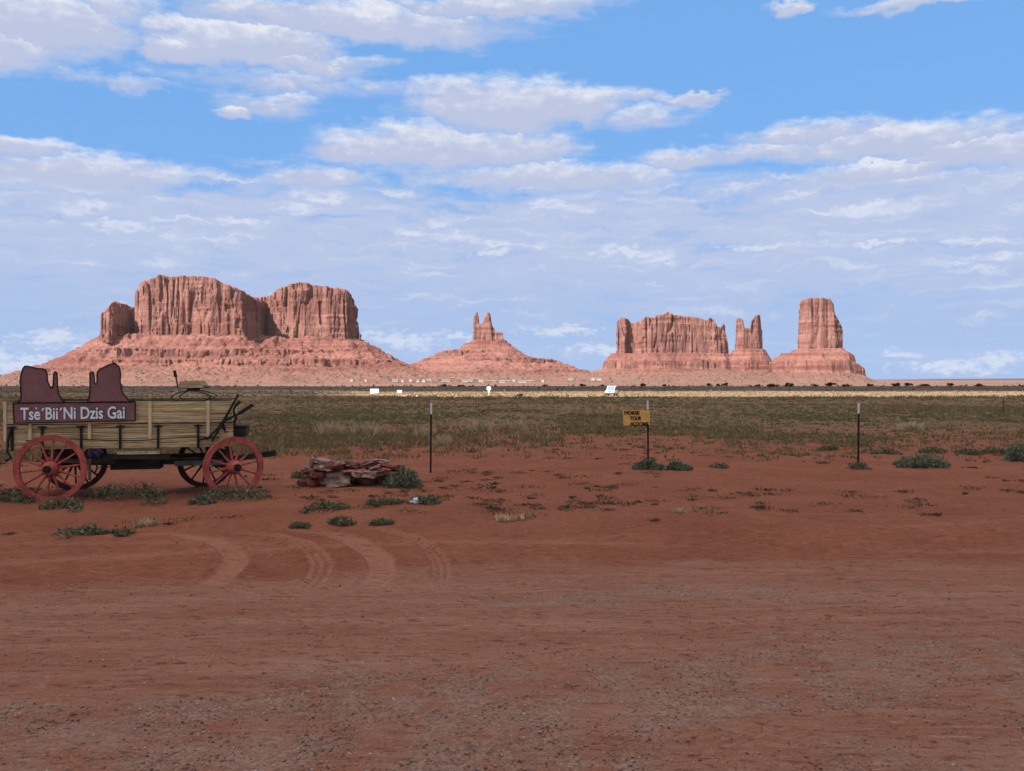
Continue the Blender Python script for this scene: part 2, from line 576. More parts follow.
# ------------------------------------------------------------------ ground
_PD = np.array([0, 60, 110, 152, 250, 400, 700, 1500, 2500, 5000, 12000, 40000.])
_PZ = np.array([0, 0, -.62, -1.12, -1.58, -.95, -2.0, -4.6, -7, -9.4, -6, 0.])


def road_e(x, y):
    """signed distance past the road edge (positive: field side)"""
    return (y - (8.75 + 0.125 * x + 0.22 * np.sin(x * 0.55 + 1)))


def ground_z(x, y):
    x = np.asarray(x, float); y = np.asarray(y, float)
    z = np.interp(np.abs(y), _PD, _PZ)
    e = road_e(x, y)
    z = z - 0.14 * (1 - sstep(-0.25, 1.7, e))
    z = z + 0.10 * fbm(x * 0.12, y * 0.2, 3.0, 3) * sstep(11, 22, y)
    z = z + 0.35 * fbm(x * 0.03, y * 0.03, 8.0, 2) * sstep(30, 70, y) * (1 - sstep(140, 300, y))
    return z


def gp(px, py):
    """point of the ground seen at a pixel (near field)"""
    lo, hi = 2.0, 300.0
    for _ in range(50):
        y = math.sqrt(lo * hi)
        x = (px - CX) / F * y
        py_ = HY + (CAMZ - float(ground_z(x, y))) / y * F
        if py_ > py:
            lo = y
        else:
            hi = y
    y = math.sqrt(lo * hi)
    x = (px - CX) / F * y
    return x, y, float(ground_z(x, y))


# rows: even steps on the picture near by, coarser far off and behind
ys_pix = np.arange(390, 381.2, -0.7)
ys = [-300, -120, -50, -20, -8, -2, 0.5]
ys += list(CAMZ * F / np.arange(900, 397, -0.62))
ys = np.array(ys[:7] + [y for y in (1.87 * F / np.arange(980 - 380, 17, -0.62))])
ys = np.concatenate([ys, np.geomspace(ys[-1] * 1.01, 60000, 150)])
us = np.linspace(-1, 1, 860)
W = (14 + 0.8 * np.abs(ys))[:, None]
X = W * (0.42 * us + 0.58 * us ** 3)[None, :]
Y = np.repeat(ys[:, None], len(us), 1)
Z = ground_z(X, Y)
near = (1 - sstep(30, 60, Y)) * sstep(0, 2, Y)
E = road_e(X, Y)
roadw = 1 - sstep(-0.15, 0.35, E + 0.5 * fbm(X * 0.7, Y * 1.5, 1.0, 3))
# along-road ruts and clods
al = X + 0.13 * Y
ac = Y - 0.13 * X
rut = fbm(al * 0.22, ac * 2.6, 2.0, 4, 0.6)
clod = fbm(X * 3.1, Y * 3.1, 6.0, 3, 0.6)
Z = Z + near * (roadw * (0.030 * rut + 0.010 * clod) + (1 - roadw) * (0.028 * clod + 0.03 * fbm(X * 0.8, Y * 0.8, 4.0, 3)))
# tyre tracks over the bank: each a curve x(y) given through pixel points
TR = [[(60, 538), (120, 536), (175, 535), (207, 538), (230, 546), (237, 558), (229, 571), (205, 588)],
      [(190, 531), (255, 532), (298, 539), (317, 551), (323, 565), (317, 577), (303, 592)],
      [(270, 527), (330, 532), (362, 543), (381, 557), (383, 571), (368, 590)],
      [(310, 525), (385, 529), (423, 541), (438, 556), (443, 570), (437, 588)]]
TWID = [0.15, 0.13, 0.16, 0.11]
# long sweeps along the track itself, in pairs
ROADTR = [[(-140, 655), (200, 634), (450, 617), (700, 604), (1160, 586)], [(-140, 683), (200, 660), (450, 640), (700, 624), (1160, 602)],
          [(-140, 722), (220, 702), (430, 676), (640, 645), (1160, 612)], [(60, 790), (300, 740), (520, 700), (720, 664), (1160, 625)],
          [(330, 800), (520, 738), (700, 692), (860, 664), (1160, 640)], [(560, 800), (690, 750), (840, 706), (980, 680), (1160, 662)]]
TR = TR + ROADTR
TWID = TWID + [0.10, 0.10, 0.11, 0.11, 0.10, 0.10]
track = np.zeros_like(X)
msk = (Y > 3.2) & (Y < 14) & (np.abs(X) < 9)
xm, ym = X[msk], Y[msk]
for pts, tw, lugs in zip(TR, TWID, (0.25, 1.0, 0.25, 1.0) + (0.8,) * 6):
    g3 = np.array([gp(*p)[:2] for p in pts])
    t0_ = np.linspace(0, 1, len(g3))
    # smooth the polyline
    tt = np.linspace(0, 1, 60)
    cv = np.stack([np.interp(tt, t0_, g3[:, i]) for i in (0, 1)], 1)
    for _ in range(12):
        cv[1:-1] = 0.5 * cv[1:-1] + 0.25 * (cv[:-2] + cv[2:])
    best = np.full(xm.shape, 1e9); par = np.zeros(xm.shape)
    for i in range(len(cv) - 1):
        a_, e_ = cv[i], cv[i + 1] - cv[i]
        t = np.clip(((xm - a_[0]) * e_[0] + (ym - a_[1]) * e_[1]) / (e_ @ e_), 0, 1)
        d_ = np.hypot(xm - a_[0] - t * e_[0], ym - a_[1] - t * e_[1])
        k_ = d_ < best
        best = np.where(k_, d_, best); par = np.where(k_, (i + t) / (len(cv) - 1), par)
    win = sstep(0.0, 0.35, par) * (1 - sstep(0.93, 1.0, par))
    t_ = (1 - sstep(tw * 0.7, tw * 1.05, best)) * win
    lug = 0.5 + 0.5 * np.cos(best / tw * 9.4)
    rib = np.zeros_like(X); rib[msk] = t_ * (1 - 0.75 * lugs * (1 - lug))
    if pts in ROADTR:      # half worn away
        wear = sstep(-0.15, 0.25, fbm(xm * 0.9, ym * 1.3, 77.0 + tw * 10, 3)) * 0.7
        t_ = t_ * wear; win = win * wear * 0.6
        rib[msk] = t_ * lug
    track = np.maximum(track, rib)
    dz = np.zeros_like(X)
    dz[msk] = -0.028 * t_ + 0.02 * np.exp(-((best - tw * 1.2) / (tw * 0.28)) ** 2) * win + 0.03 * lugs * t_ * lug
    Z = Z + dz
# long faint tracks along the bank
for off, amp, x0 in ((0.85, 1.0, -2.0), (1.5, 0.7, 1.0), (2.6, 0.6, -3.0)):
    dd = np.abs(E - off - 0.35 * np.sin(X * 0.45 + off * 3))
    t_ = np.exp(-(dd / 0.09) ** 2) * sstep(-0.15, 0.2, fbm(X * 0.35, Y * 0.2, 30 + off, 2))
    track = np.maximum(track, 0.55 * amp * t_)
    Z = Z - 0.012 * t_
grassw = sstep(18, 40, Y + 14 * fbm(X * 0.09, Y * 0.09, 11.0, 4))
straw = sstep(140, 160, Y)
far = sstep(380, 520, Y)
gravw = sstep(0.02, 0.22, fbm(al * 0.35, ac * 0.9, 21.0, 4) + 0.32 - 0.16 * np.maximum(ac - 3.6, 0) + 0.05 * al) * roadw
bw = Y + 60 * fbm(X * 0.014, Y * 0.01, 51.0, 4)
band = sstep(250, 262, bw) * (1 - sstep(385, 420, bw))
zone = np.stack([roadw, grassw, straw, far], -1).reshape(-1, 4)
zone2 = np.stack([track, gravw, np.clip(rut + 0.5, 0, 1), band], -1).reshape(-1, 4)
nr, nc = X.shape
idx = np.arange(nr * nc).reshape(nr, nc)
quads = np.stack([idx[:-1, :-1], idx[:-1, 1:], idx[1:, 1:], idx[1:, :-1]], -1).reshape(-1, 4)

mg, N, b = pmat('desert_ground', None, 0.97, 0.05)
pos = N.node('ShaderNodeNewGeometry').outputs['Position']
zr, zg_, zb = N.sep(N.attr('zone').outputs['Color'])
zf = N.attr('zone').outputs['Alpha']
tr, tg, tb = N.sep(N.attr('zone2').outputs['Color'])
nA = N.noise(pos, 0.7, 7, 0.65)
nB = N.noise(pos, 9.0, 6, 0.7)
nC = N.noise(pos, 60.0, 4, 0.7)
red = N.mix(N.rng(nA, 0.3, 0.7), (0.255, 0.087, 0.053), (0.325, 0.122, 0.075))
red = N.mix(N.m('MULTIPLY', N.rng(nB, 0.45, 0.7), 0.6), red, (0.19, 0.06, 0.038))
red = N.mix(N.m('MULTIPLY', N.rng(nC, 0.5, 0.72), 0.5), red, (0.43, 0.17, 0.11))
red = N.mix(N.m('MULTIPLY', tr, 0.85), red, (0.42, 0.185, 0.13))
ps = N.v('MULTIPLY', pos, (0.35, 3.2, 1.0))
nS = N.noise(ps, 1.1, 8, 0.7, 0.4)
dust = N.mix(N.rng(nS, 0.32, 0.68), (0.315, 0.13, 0.083), (0.395, 0.19, 0.132))
dust = N.mix(N.m('MULTIPLY', N.rng(tb, 0.35, 0.75), 0.35), dust, (0.325, 0.113, 0.068))
dust = N.mix(N.m('MULTIPLY', N.rng(nC, 0.52, 0.7), 0.6), dust, (0.46, 0.29, 0.23))
dust = N.mix(N.m('MULTIPLY', N.rng(N.noise(pos, 33.0, 4, 0.7), 0.56, 0.7), 0.5), dust, (0.2, 0.1, 0.075))
line = N.noise(N.v('MULTIPLY', pos, (1.1, 15.0, 8.0)), 1.0, 5, 0.65, 0.5)
dust = N.mix(N.m('MULTIPLY', N.rng(line, 0.55, 0.65), 0.35), dust, (0.2, 0.078, 0.05))
dust = N.mix(N.m('MULTIPLY', tr, 0.5), dust, (0.45, 0.235, 0.165))
dust = N.mix(N.m('MULTIPLY', N.rng(line, 0.44, 0.36), 0.3), dust, (0.46, 0.26, 0.19))
dash = N.noise(N.v('MULTIPLY', pos, (7.0, 20.0, 8.0)), 1.0, 5, 0.7)
dust = N.mix(N.m('MULTIPLY', N.rng(dash, 0.55, 0.63), 0.7), dust, (0.14, 0.06, 0.044))
dust = N.mix(N.m('MULTIPLY', N.rng(dash, 0.42, 0.35), 0.5), dust, (0.5, 0.3, 0.22))
red = N.mix(N.m('MULTIPLY', N.rng(dash, 0.54, 0.64), 0.65), red, (0.17, 0.055, 0.036))
red = N.mix(N.m('MULTIPLY', N.rng(dash, 0.43, 0.35), 0.45), red, (0.46, 0.2, 0.13))
grv = N.mix(N.rng(N.voro(pos, 55.0, 'F1', 'Color'), 0.1, 0.9), (0.23, 0.15, 0.122), (0.44, 0.3, 0.245))
dust = N.mix(N.m('MULTIPLY', N.m('MULTIPLY', tg, 0.62), N.rng(N.noise(pos, 3.0, 5, 0.7), 0.38, 0.6)), dust, grv)
soil = N.mix(zr, red, dust)
nG = N.noise(N.v('MULTIPLY', pos, (0.25, 0.8, 1.0)), 0.35, 7, 0.65)
field = N.mix(N.rng(nG, 0.36, 0.64), (0.15, 0.118, 0.06), (0.24, 0.128, 0.07))
soil = N.mix(N.m('MULTIPLY', zg_, N.rng(nG, 0.12, 0.45)), soil, field)
nF = N.noise(N.v('MULTIPLY', pos, (0.03, 0.08, 1.0)), 1.0, 7, 0.65)
strawc = N.mix(N.rng(nF, 0.35, 0.65), (0.232, 0.160, 0.102), (0.312, 0.228, 0.148))
soil = N.mix(zb, soil, strawc)
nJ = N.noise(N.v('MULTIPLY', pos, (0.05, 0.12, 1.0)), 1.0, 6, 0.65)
shade_scrubc = N.mix(N.rng(nJ, 0.4, 0.65), (0.085, 0.055, 0.045), (0.18, 0.115, 0.09))
soil = N.mix(N.attr('zone2').outputs['Alpha'], soil, shade_scrubc)  # dark scrub tone that also deepens the cloud's shadow in this strip
nH = N.noise(N.v('MULTIPLY', pos, (0.003, 0.006, 1.0)), 1.0, 8, 0.7)
farc = N.mix(N.rng(nH, 0.35, 0.65), (0.153, 0.081, 0.062), (0.218, 0.131, 0.102))
soil = N.mix(zf, soil, farc)
N._in(b.inputs['Base Color'], soil)
ps2 = N.v('MULTIPLY', N.comb(N.m('ADD', N.m('MULTIPLY', N.sep(pos)[0], 0.87), N.m('MULTIPLY', N.sep(pos)[1], 0.5)), N.m('SUBTRACT', N.m('MULTIPLY', N.sep(pos)[1], 0.87), N.m('MULTIPLY', N.sep(pos)[0], 0.5))), (0.5, 9.0, 1.0))
nT = N.noise(ps2, 1.4, 5, 0.65, 0.3)
nS = N.m('ADD', nS, N.m('MULTIPLY', N.m('MULTIPLY', N.rng(nT, 0.35, 0.65), N.rng(nA, 0.48, 0.62)), N.m('MULTIPLY', zr, 0.3)))
hgt = N.m('ADD', N.m('ADD', N.m('MULTIPLY', nB, 1.0), N.m('MULTIPLY', nC, 0.45)), N.m('ADD', N.m('MULTIPLY', nS, 0.8), N.m('MULTIPLY', N.m('MULTIPLY', line, zr), -1.0)))
N._in(b.inputs['Normal'], N.bump(hgt, 1.0, 0.05))
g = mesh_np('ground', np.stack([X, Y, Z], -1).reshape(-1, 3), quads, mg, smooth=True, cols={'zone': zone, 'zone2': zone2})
g['kind'] = 'structure'

# ------------------------------------------------------------------ implicit rock
def surface_nets(f, org, h):
    """f<0 inside; returns vertices and quads of the zero surface"""
    s = f < 0
    nx, ny, nz = f.shape
    acc = np.zeros((nx - 1, ny - 1, nz - 1, 3), np.float32)
    cnt = np.zeros((nx - 1, ny - 1, nz - 1), np.float32)
    for ax in range(3):
        for p in (0, 1):
            for q in (0, 1):
                o1, o2 = [k for k in range(3) if k != ax]
                sl0 = [None] * 3; sl1 = [None] * 3
                sl0[ax] = slice(0, -1); sl1[ax] = slice(1, None)
                dims = (nx, ny, nz)
                for o_, t in ((o1, p), (o2, q)):
                    sl0[o_] = sl1[o_] = slice(t, dims[o_] - 1 + t)
                f0, f1 = f[tuple(sl0)], f[tuple(sl1)]
                cr = (f0 < 0) != (f1 < 0)
                t = np.where(cr, f0 / np.where(cr, f0 - f1, 1), 0)
                cnt += cr
                acc[..., ax] += t
                acc[..., o1] += p * cr
                acc[..., o2] += q * cr
    act = cnt > 0
    ids = -np.ones(act.shape, np.int32)
    ids[act] = np.arange(act.sum())
    ijk = np.argwhere(act)
    v = (ijk + acc[act] / cnt[act][:, None]) * h + np.array(org)
    faces = []
    for ax in range(3):
        o1, o2 = (ax + 1) % 3, (ax + 2) % 3
        sl0 = [slice(None)] * 3; sl1 = [slice(None)] * 3
        sl0[ax] = slice(0, -1); sl1[ax] = slice(1, None)
        for o_ in (o1, o2):
            sl0[o_] = sl1[o_] = slice(1, -1)
        a, b_ = s[tuple(sl0)], s[tuple(sl1)]
        e = np.argwhere(a != b_)
        if not len(e):
            continue
        base = e.copy()
        base[:, o1] += 1
        base[:, o2] += 1
        flip = a[a != b_]
        q = []
        for (d1, d2) in ((0, 0), (-1, 0), (-1, -1), (0, -1)):
            w = base.copy()
            w[:, o1] += d1
            w[:, o2] += d2
            q.append(ids[w[:, 0], w[:, 1], w[:, 2]])
        q = np.stack(q, 1)
        q = np.where(flip[:, None], q, q[:, ::-1])
        faces.append(q)
    return v, np.concatenate(faces)


def sdpoly(px, py, poly):
    """signed distance to polygon (negative inside), 2-D arrays"""
    poly = np.asarray(poly, float)
    d = np.full(px.shape, 1e9)
    ins = np.zeros(px.shape, bool)
    n = len(poly)
    for i in range(n):
        a, b_ = poly[i], poly[(i + 1) % n]
        e = b_ - a
        wx, wy = px - a[0], py - a[1]
        t = np.clip((wx * e[0] + wy * e[1]) / (e @ e + 1e-9), 0, 1)
        d = np.minimum(d, (wx - t * e[0]) ** 2 + (wy - t * e[1]) ** 2)
        c = ((a[1] <= py) & (b_[1] > py)) | ((b_[1] <= py) & (a[1] > py))
        with np.errstate(divide='ignore', invalid='ignore'):
            xi = a[0] + (py - a[1]) / (e[1] if e[1] != 0 else 1e-9) * e[0]
        ins ^= c & (px < xi)
    d = np.sqrt(d)
    return np.where(ins, -d, d)


def plan(poly):
    """plan outline given as (bearing in picture units at the reference distance, depth) -> plan coordinates"""
    return [(CX + (p[0] - CX) * (1 + p[1] / F), p[1]) for p in poly]


def cells(x, y, seed):
    """random value per irregular cell of the plan, for wall faces that stand in blocks"""
    xi, yi = np.floor(x), np.floor(y)
    best = np.full(x.shape, 1e9); val = np.zeros(x.shape); val2 = np.zeros(x.shape)
    for i in (-1, 0, 1):
        for j in (-1, 0, 1):
            cx_, cy_ = (xi + i), (yi + j)
            a, b_ = cx_.astype(int) & 63, cy_.astype(int) & 63
            sd = int(seed) & 31
            px, py = cx_ + _LAT[a, b_, sd], cy_ + _LAT[b_, a, sd + 7]
            d = (x - px) ** 2 + (y - py) ** 2
            k = d < best
            best = np.where(k, d, best)
            val = np.where(k, _LAT[a, b_, sd + 13] - 0.5, val)
            val2 = np.where(k, _LAT[a, b_, sd + 19], val2)
    return val, val2


def cliffs(name, blocks, D, zbase, parent, h=0.8, flute=2.2, seed=0.0):
    """blocks: (plan polygon in picture units with depth, top silhouette [(px,py)], batter).  Units: picture pixels at distance D."""
    blocks = [(plan(b_[0]),) + tuple(b_[1:]) for b_ in blocks]
    allp = np.concatenate([np.asarray(b_[0], float) for b_ in blocks])
    x0, x1 = allp[:, 0].min() - 8, allp[:, 0].max() + 8
    y0, y1 = allp[:, 1].min() - 8, allp[:, 1].max() + 8
    ztop = max(HY - p[1] for b_ in blocks for p in b_[1]) + 4
    xs = np.arange(x0, x1, h); yv = np.arange(y0, y1, h); zs = np.arange(zbase - 3, ztop, h)
    gx, gy = np.meshgrid(xs, yv, indexing='ij')
    z3 = zs[None, None, :]
    # vertical joints and buttresses, drifting slowly with height
    ws = min(1.0, flute / 2.0)
    wob = 1.5 * ws * fbm(gx * 0.08, gy * 0.08, seed, 2)
    big = fbm(gx * 0.055 + seed, gy * 0.055, seed + 1, 2)
    mid = np.abs(fbm(gx * 0.17 + seed, gy * 0.17, seed + 2, 2)) * 2
    n3a = fbm(gx[..., None] * 0.16, gy[..., None] * 0.16, z3 * 0.035 + seed, 3, 0.6)
    n3b = fbm(gx[..., None] * 0.5, gy[..., None] * 0.5, z3 * 0.14 + seed + 5, 2, 0.6)
    ledge = vnoise(gx[..., None] * 0.03, gy[..., None] * 0.03, z3 * 0.42 + seed)
    # deep narrow joints that split the wall into columns
    jn = fbm(gx[..., None] * 0.075 + seed * 2, gy[..., None] * 0.075, z3 * 0.006 + seed + 20, 2)
    jn2 = fbm(gx[..., None] * 0.2 + seed * 3, gy[..., None] * 0.2, z3 * 0.014 + seed + 30, 2)
    joint = 2.2 * np.exp(-(jn / 0.04) ** 2) + 1.1 * np.exp(-(jn2 / 0.045) ** 2)
    ca, cb = cells(gx / 13 + 0.02 * seed, gy / 13, seed)
    cc_, cd_ = cells(gx / 5.5 + 0.05 * seed, gy / 5.5, seed + 3)
    span = ztop - zbase
    rel = (z3 - zbase) / span
    block = 1.9 * ca[..., None] + 0.9 * cc_[..., None] + 0.5 * (rel > 0.25 + 0.6 * cb[..., None]) + 0.3 * (rel > 0.1 + 0.8 * cd_[..., None])
    F3 = None
    for blk in blocks:
        poly, top, batter = blk[:3]
        fl = flute * (blk[3] if len(blk) > 3 else 1.0)
        tp = np.array(top, float)
        d2 = sdpoly(gx, gy, poly)
        bear = CX + (gx - CX) / (1 + gy / F)
        tz = (HY - np.interp(bear + wob, tp[:, 0], tp[:, 1])) * (1 + max(0.0, min(p[1] for p in poly)) / F)
        tz = tz + ws * 1.1 * fbm(gx * 0.3, gy * 0.3, seed + 9, 2) + ws * 1.4 * fbm(gx * 0.07, gy * 0.07, seed + 19, 2)
        hh = np.clip((z3 - zbase) / max(1.0, (tz.max() - zbase)), 0, 1)
        d3 = d2[..., None] + fl * 1.7 * big[..., None] + fl * block - fl * 0.3 * (mid[..., None] - 0.4) + fl * 0.8 * n3a + fl * 0.6 * n3b + 0.8 * ledge + fl * joint * (0.4 + 0.6 * hh)
        d3 = d3 + batter * hh - batter * 0.4
        ft = np.maximum(d3, z3 - tz[..., None])
        F3 = ft if F3 is None else np.minimum(F3, ft)
    F3[:, :, 0] = 1.0
    F3[0] = F3[-1] = 1.0
    F3[:, 0] = F3[:, -1] = 1.0
    v, q = surface_nets(F3, (x0, y0, zbase - 3), h)
    k = D / F
    v = np.stack([(v[:, 0] - CX) * k, D + v[:, 1] * k, CAMZ + v[:, 2] * k], 1)
    return mesh_np(name, v, q, M_cliff, parent)


def bench_drop(d, ledge, slope, tail, tail_slope):
    """height lost at distance d beyond a bench's edge"""
    d = np.maximum(d, 0)
    return np.minimum(d * 2.6, ledge) + slope * np.minimum(np.maximum(d - ledge / 2.6, 0), tail) + tail_slope * np.maximum(d - ledge / 2.6 - tail, 0)


HF = {}


def talus(name, benches, D, xr, yr, parent, res=1.0, seed=0.0, rough=1.0, floor=-7.0):
    """benches: (polygon, py of its top, ledge height, slope, run, slope beyond)"""
    xs = np.arange(xr[0], xr[1], res); yv = np.arange(yr[0], yr[1], res)
    gx, gy = np.meshgrid(xs, yv, indexing='ij')
    n0 = fbm(gx * 0.045, gy * 0.045, seed, 4)
    n1_ = fbm(gx * 0.16, gy * 0.16, seed + 3, 4, 0.6)
    n2_ = fbm(gx * 0.42, gy * 0.42, seed + 8, 3, 0.6)
    gul = np.abs(fbm(gx * 0.075 + 3, gy * 0.05, seed + 6, 3))
    gul2 = np.abs(fbm(gx * 0.22 + 3, gy * 0.12, seed + 16, 3))
    h_ = np.full(gx.shape, floor)
    for bi, (poly, py, ledge, slope, run, s2) in enumerate(benches):
        lo = fbm(gx * 0.06, gy * 0.06, seed + 40 + bi, 3)
        zt = HY - py + (2.6 if bi == 0 else 1.2) * rough * lo
        d = sdpoly(gx, gy, plan(poly)) + rough * (7.0 * n0 + 5.0 * n1_ - 13 * (gul - .12) - 5 * (gul2 - .12))
        # hard beds crop out as broken ledges
        le = ledge * np.clip(0.9 + 2.6 * fbm(gx * 0.05, gy * 0.05, seed + 60 + bi, 2), 0.15, 1.9)
        zz = zt - bench_drop(d, le, slope, run, s2) + np.where(d < 0, np.minimum(-d, 12) * 0.05, 0)
        h_ = np.maximum(h_, zz)
    for bed, amt, sd in ((3.3, 0.62, 2), (1.7, 0.35, 12)):
        zb_ = h_ + 1.3 * fbm(gx * 0.025, gy * 0.025, seed + sd, 2)
        fr = (zb_ / bed) % 1.0
        on = sstep(-0.12, 0.2, fbm(gx * 0.04, gy * 0.04, seed + sd + 30, 3))
        h_ = h_ + amt * on * (sstep(0.5, 0.78, fr) - fr) * bed * sstep(2.0, 9.0, h_)
    h_ = h_ + rough * (2.0 * n1_ + 2.0 * n2_ - 2.2 * (gul2 - .15)) * sstep(-4, 4, h_)
    edge = np.minimum(np.minimum(gx - xr[0], xr[1] - gx), np.minimum(gy - yr[0], yr[1] - gy))
    h_ = h_ * sstep(0, 25, edge) + floor * (1 - sstep(0, 25, edge))
    k = D / F
    v = np.stack([(gx - CX) * k, D + gy * k, CAMZ + h_ * k], -1).reshape(-1, 3)
    n_, m_ = gx.shape
    ii = np.arange(n_ * m_).reshape(n_, m_)
    q = np.stack([ii[:-1, :-1], ii[1:, :-1], ii[1:, 1:], ii[:-1, 1:]], -1).reshape(-1, 4)
    HF[D] = (xs, yv, h_)
    return mesh_np(name, v, q, M_talus, parent)


def hf_z(D, px, dep):
    """world height of a talus sheet at (px, depth) in its own units"""
    xs, yv, h_ = HF[D]
    i = int(np.clip(round((px - xs[0]) / (xs[1] - xs[0])), 0, len(xs) - 1))
    j = int(np.clip(round((dep - yv[0]) / (yv[1] - yv[0])), 0, len(yv) - 1))
    return CAMZ + h_[i, j] * D / F


def ell(cx, cy, rx, ry, n=28):
    return [(cx + rx * math.cos(2 * math.pi * i / n), cy + ry * math.sin(2 * math.pi * i / n)) for i in range(n)]


# ---- the big mesa on the left
D1 = 3000.0
mesa = thing('sandstone_mesa', 'broad red sandstone mesa with two flat topped blocks behind the wagon', 'mesa', (( 240 - CX) / F * D1, D1, 0))
P1 = Vector(mesa.location)


def rebase(root):
    for c in kids(root):
        c.matrix_parent_inverse = Matrix.Translation(-Vector(root.location))


main_top = [(100, 300), (134, 300), (135, 290), (139, 282), (155, 278), (158, 275), (180, 275.5), (206, 276.5), (215, 278.5), (223, 283), (240, 288.5), (246, 292), (262, 294), (290, 294)]
right_top = [(240, 293), (258, 293.5), (267, 292), (275, 289.5), (284, 286), (292, 283.5), (300, 281.5), (309, 282), (322, 285.5), (334, 287), (344, 288.5), (349, 290), (353, 294), (356, 300), (370, 320)]
spur_top = [(95, 314), (104, 313), (107, 309), (111, 306), (113, 302), (117, 300.5), (121, 303), (127, 302), (133, 304), (140, 303)]
cliffs('cliff', [
    ([(137, 2), (150, -3), (172, -1), (196, -4), (226, -3), (243, 1), (247, 8), (266, 84), (262, 98), (150, 95), (138, 50)], main_top, 4.0),
    ([(240, 84), (267, 84), (271, 62), (278, 44), (292, 40), (312, 44), (334, 40), (348, 42), (351, 48), (359, 104), (358, 120), (240, 120)], right_top, 3.5),
    ([(104, -22), (109, -30), (113, -26), (136, 40), (150, 60), (112, 62), (103, 20)], spur_top, 3.0),
], D1, 38.0, mesa, 0.8, 2.6, 2.0)
cliffs('ledge_band', [
    ([(92, -42), (112, -48), (150, -44), (186, -50), (215, -44), (262, -46), (300, -40), (345, -24), (368, -6), (376, 60), (90, 60)],
     [(80, 351), (110, 348.5), (150, 349.5), (200, 351), (250, 349), (300, 351), (340, 349.5), (380, 352)], 1.5),
], D1, 22.0, mesa, 0.9, 3.2, 51.0)
cliffs('ledge_band', [
    ([(70, -58), (110, -72), (140, -76), (190, -70), (240, -80), (290, -72), (330, -66), (384, -46), (400, 10), (398, 60), (68, 60)],
     [(60, 362), (110, 360), (150, 361.5), (200, 360), (250, 361.5), (300, 359.5), (350, 360.5), (400, 361)], 1.5),
], D1, 10.0, mesa, 1.0, 3.6, 57.0)
talus('talus_slope', [
    ([(104, -18), (120, -14), (140, -8), (240, -10), (256, 20), (280, 30), (345, 32), (358, 52), (362, 115), (104, 70)], 336.5, 1.5, 0.60, 34, 0.40),
    ([(88, -36), (140, -40), (260, -38), (370, -24), (380, 90), (90, 90)], 352.3, 1.2, 0.46, 16, 0.35),
    ([(66, -50), (140, -66), (270, -66), (385, -40), (404, 90), (66, 90)], 363.2, 1.2, 0.28, 30, 0.2),
    ([(58, -60), (140, -96), (300, -98), (400, -60), (420, 90), (58, 90)], 370.0, 1.8, 0.16, 60, 0.12),
], D1, (-60, 520), (-230, 150), mesa, 1.0, 4.0)
rebase(mesa)

# ---- the spire butte in the middle
D2 = 4200.0
king = thing('spire_butte', 'red butte crowned with a cluster of thin rock spires above the village', 'butte', ((488 - CX) / F * D2, D2, 0))
cliffs('cliff', [
    ([(474, -4), (478.5, -4), (479.5, 4), (473, 4)], [(472, 322), (475.2, 313), (478, 312), (479.5, 321)], 0.8),
    ([(474, -5), (484, -6), (484, 8), (473, 8)], [(473, 331), (478, 323), (482, 325), (485, 327)], 0.6),
    ([(482.5, -6), (492, -7), (493, 8), (482, 8)], [(481, 326), (483.5, 321), (485.5, 314), (488, 312.4), (490.2, 313.6), (491.8, 323), (494, 331)], 0.8),
    ([(490, -5), (497, -5), (497, 7), (490, 7)], [(489, 324), (493, 327), (496.5, 332), (498, 334)], 0.6),
    ([(495, -4), (503.5, -5), (504, 7), (495, 7)], [(494, 339), (497.5, 334), (499, 332.2), (501.5, 332), (503.5, 334)], 0.4),
], D2, 34.0, king, 0.45, 0.55, 8.0)
cliffs('ledge_band', [
    ([(441, -12), (455, -24), (480, -31), (505, -25), (516, -10), (515, 24), (441, 24)], [(438, 351.5), (455, 350), (480, 350.8), (500, 350), (517, 353)], 0.8),
    ([(424, -20), (450, -43), (480, -50), (512, -47), (545, -40), (561, -14), (558, 30), (424, 30)], [(420, 358.5), (450, 359.5), (490, 358.6), (530, 358.8), (553, 360.3), (562, 363)], 0.8),
], D2, 10.0, king, 0.8, 1.9, 61.0)
talus('talus_slope', [
    (ell(488, 2, 14, 11), 340.5, 0.5, 0.62, 16, 0.5),
    (ell(478, 2, 38, 28), 352.8, 1.0, 0.42, 14, 0.25),
    ([(422, -20), (450, -40), (500, -44), (545, -36), (562, -10), (556, 40), (500, 50), (420, 40)], 361.8, 1.0, 0.36, 10, 0.3),
    ([(395, -30), (440, -60), (520, -62), (566, -40), (572, 0), (560, 60), (395, 60)], 368.0, 2.2, 0.22, 26, 0.14),
], D2, (320, 660), (-190, 110), king, 0.9, 11.0, 0.62)
rebase(king)

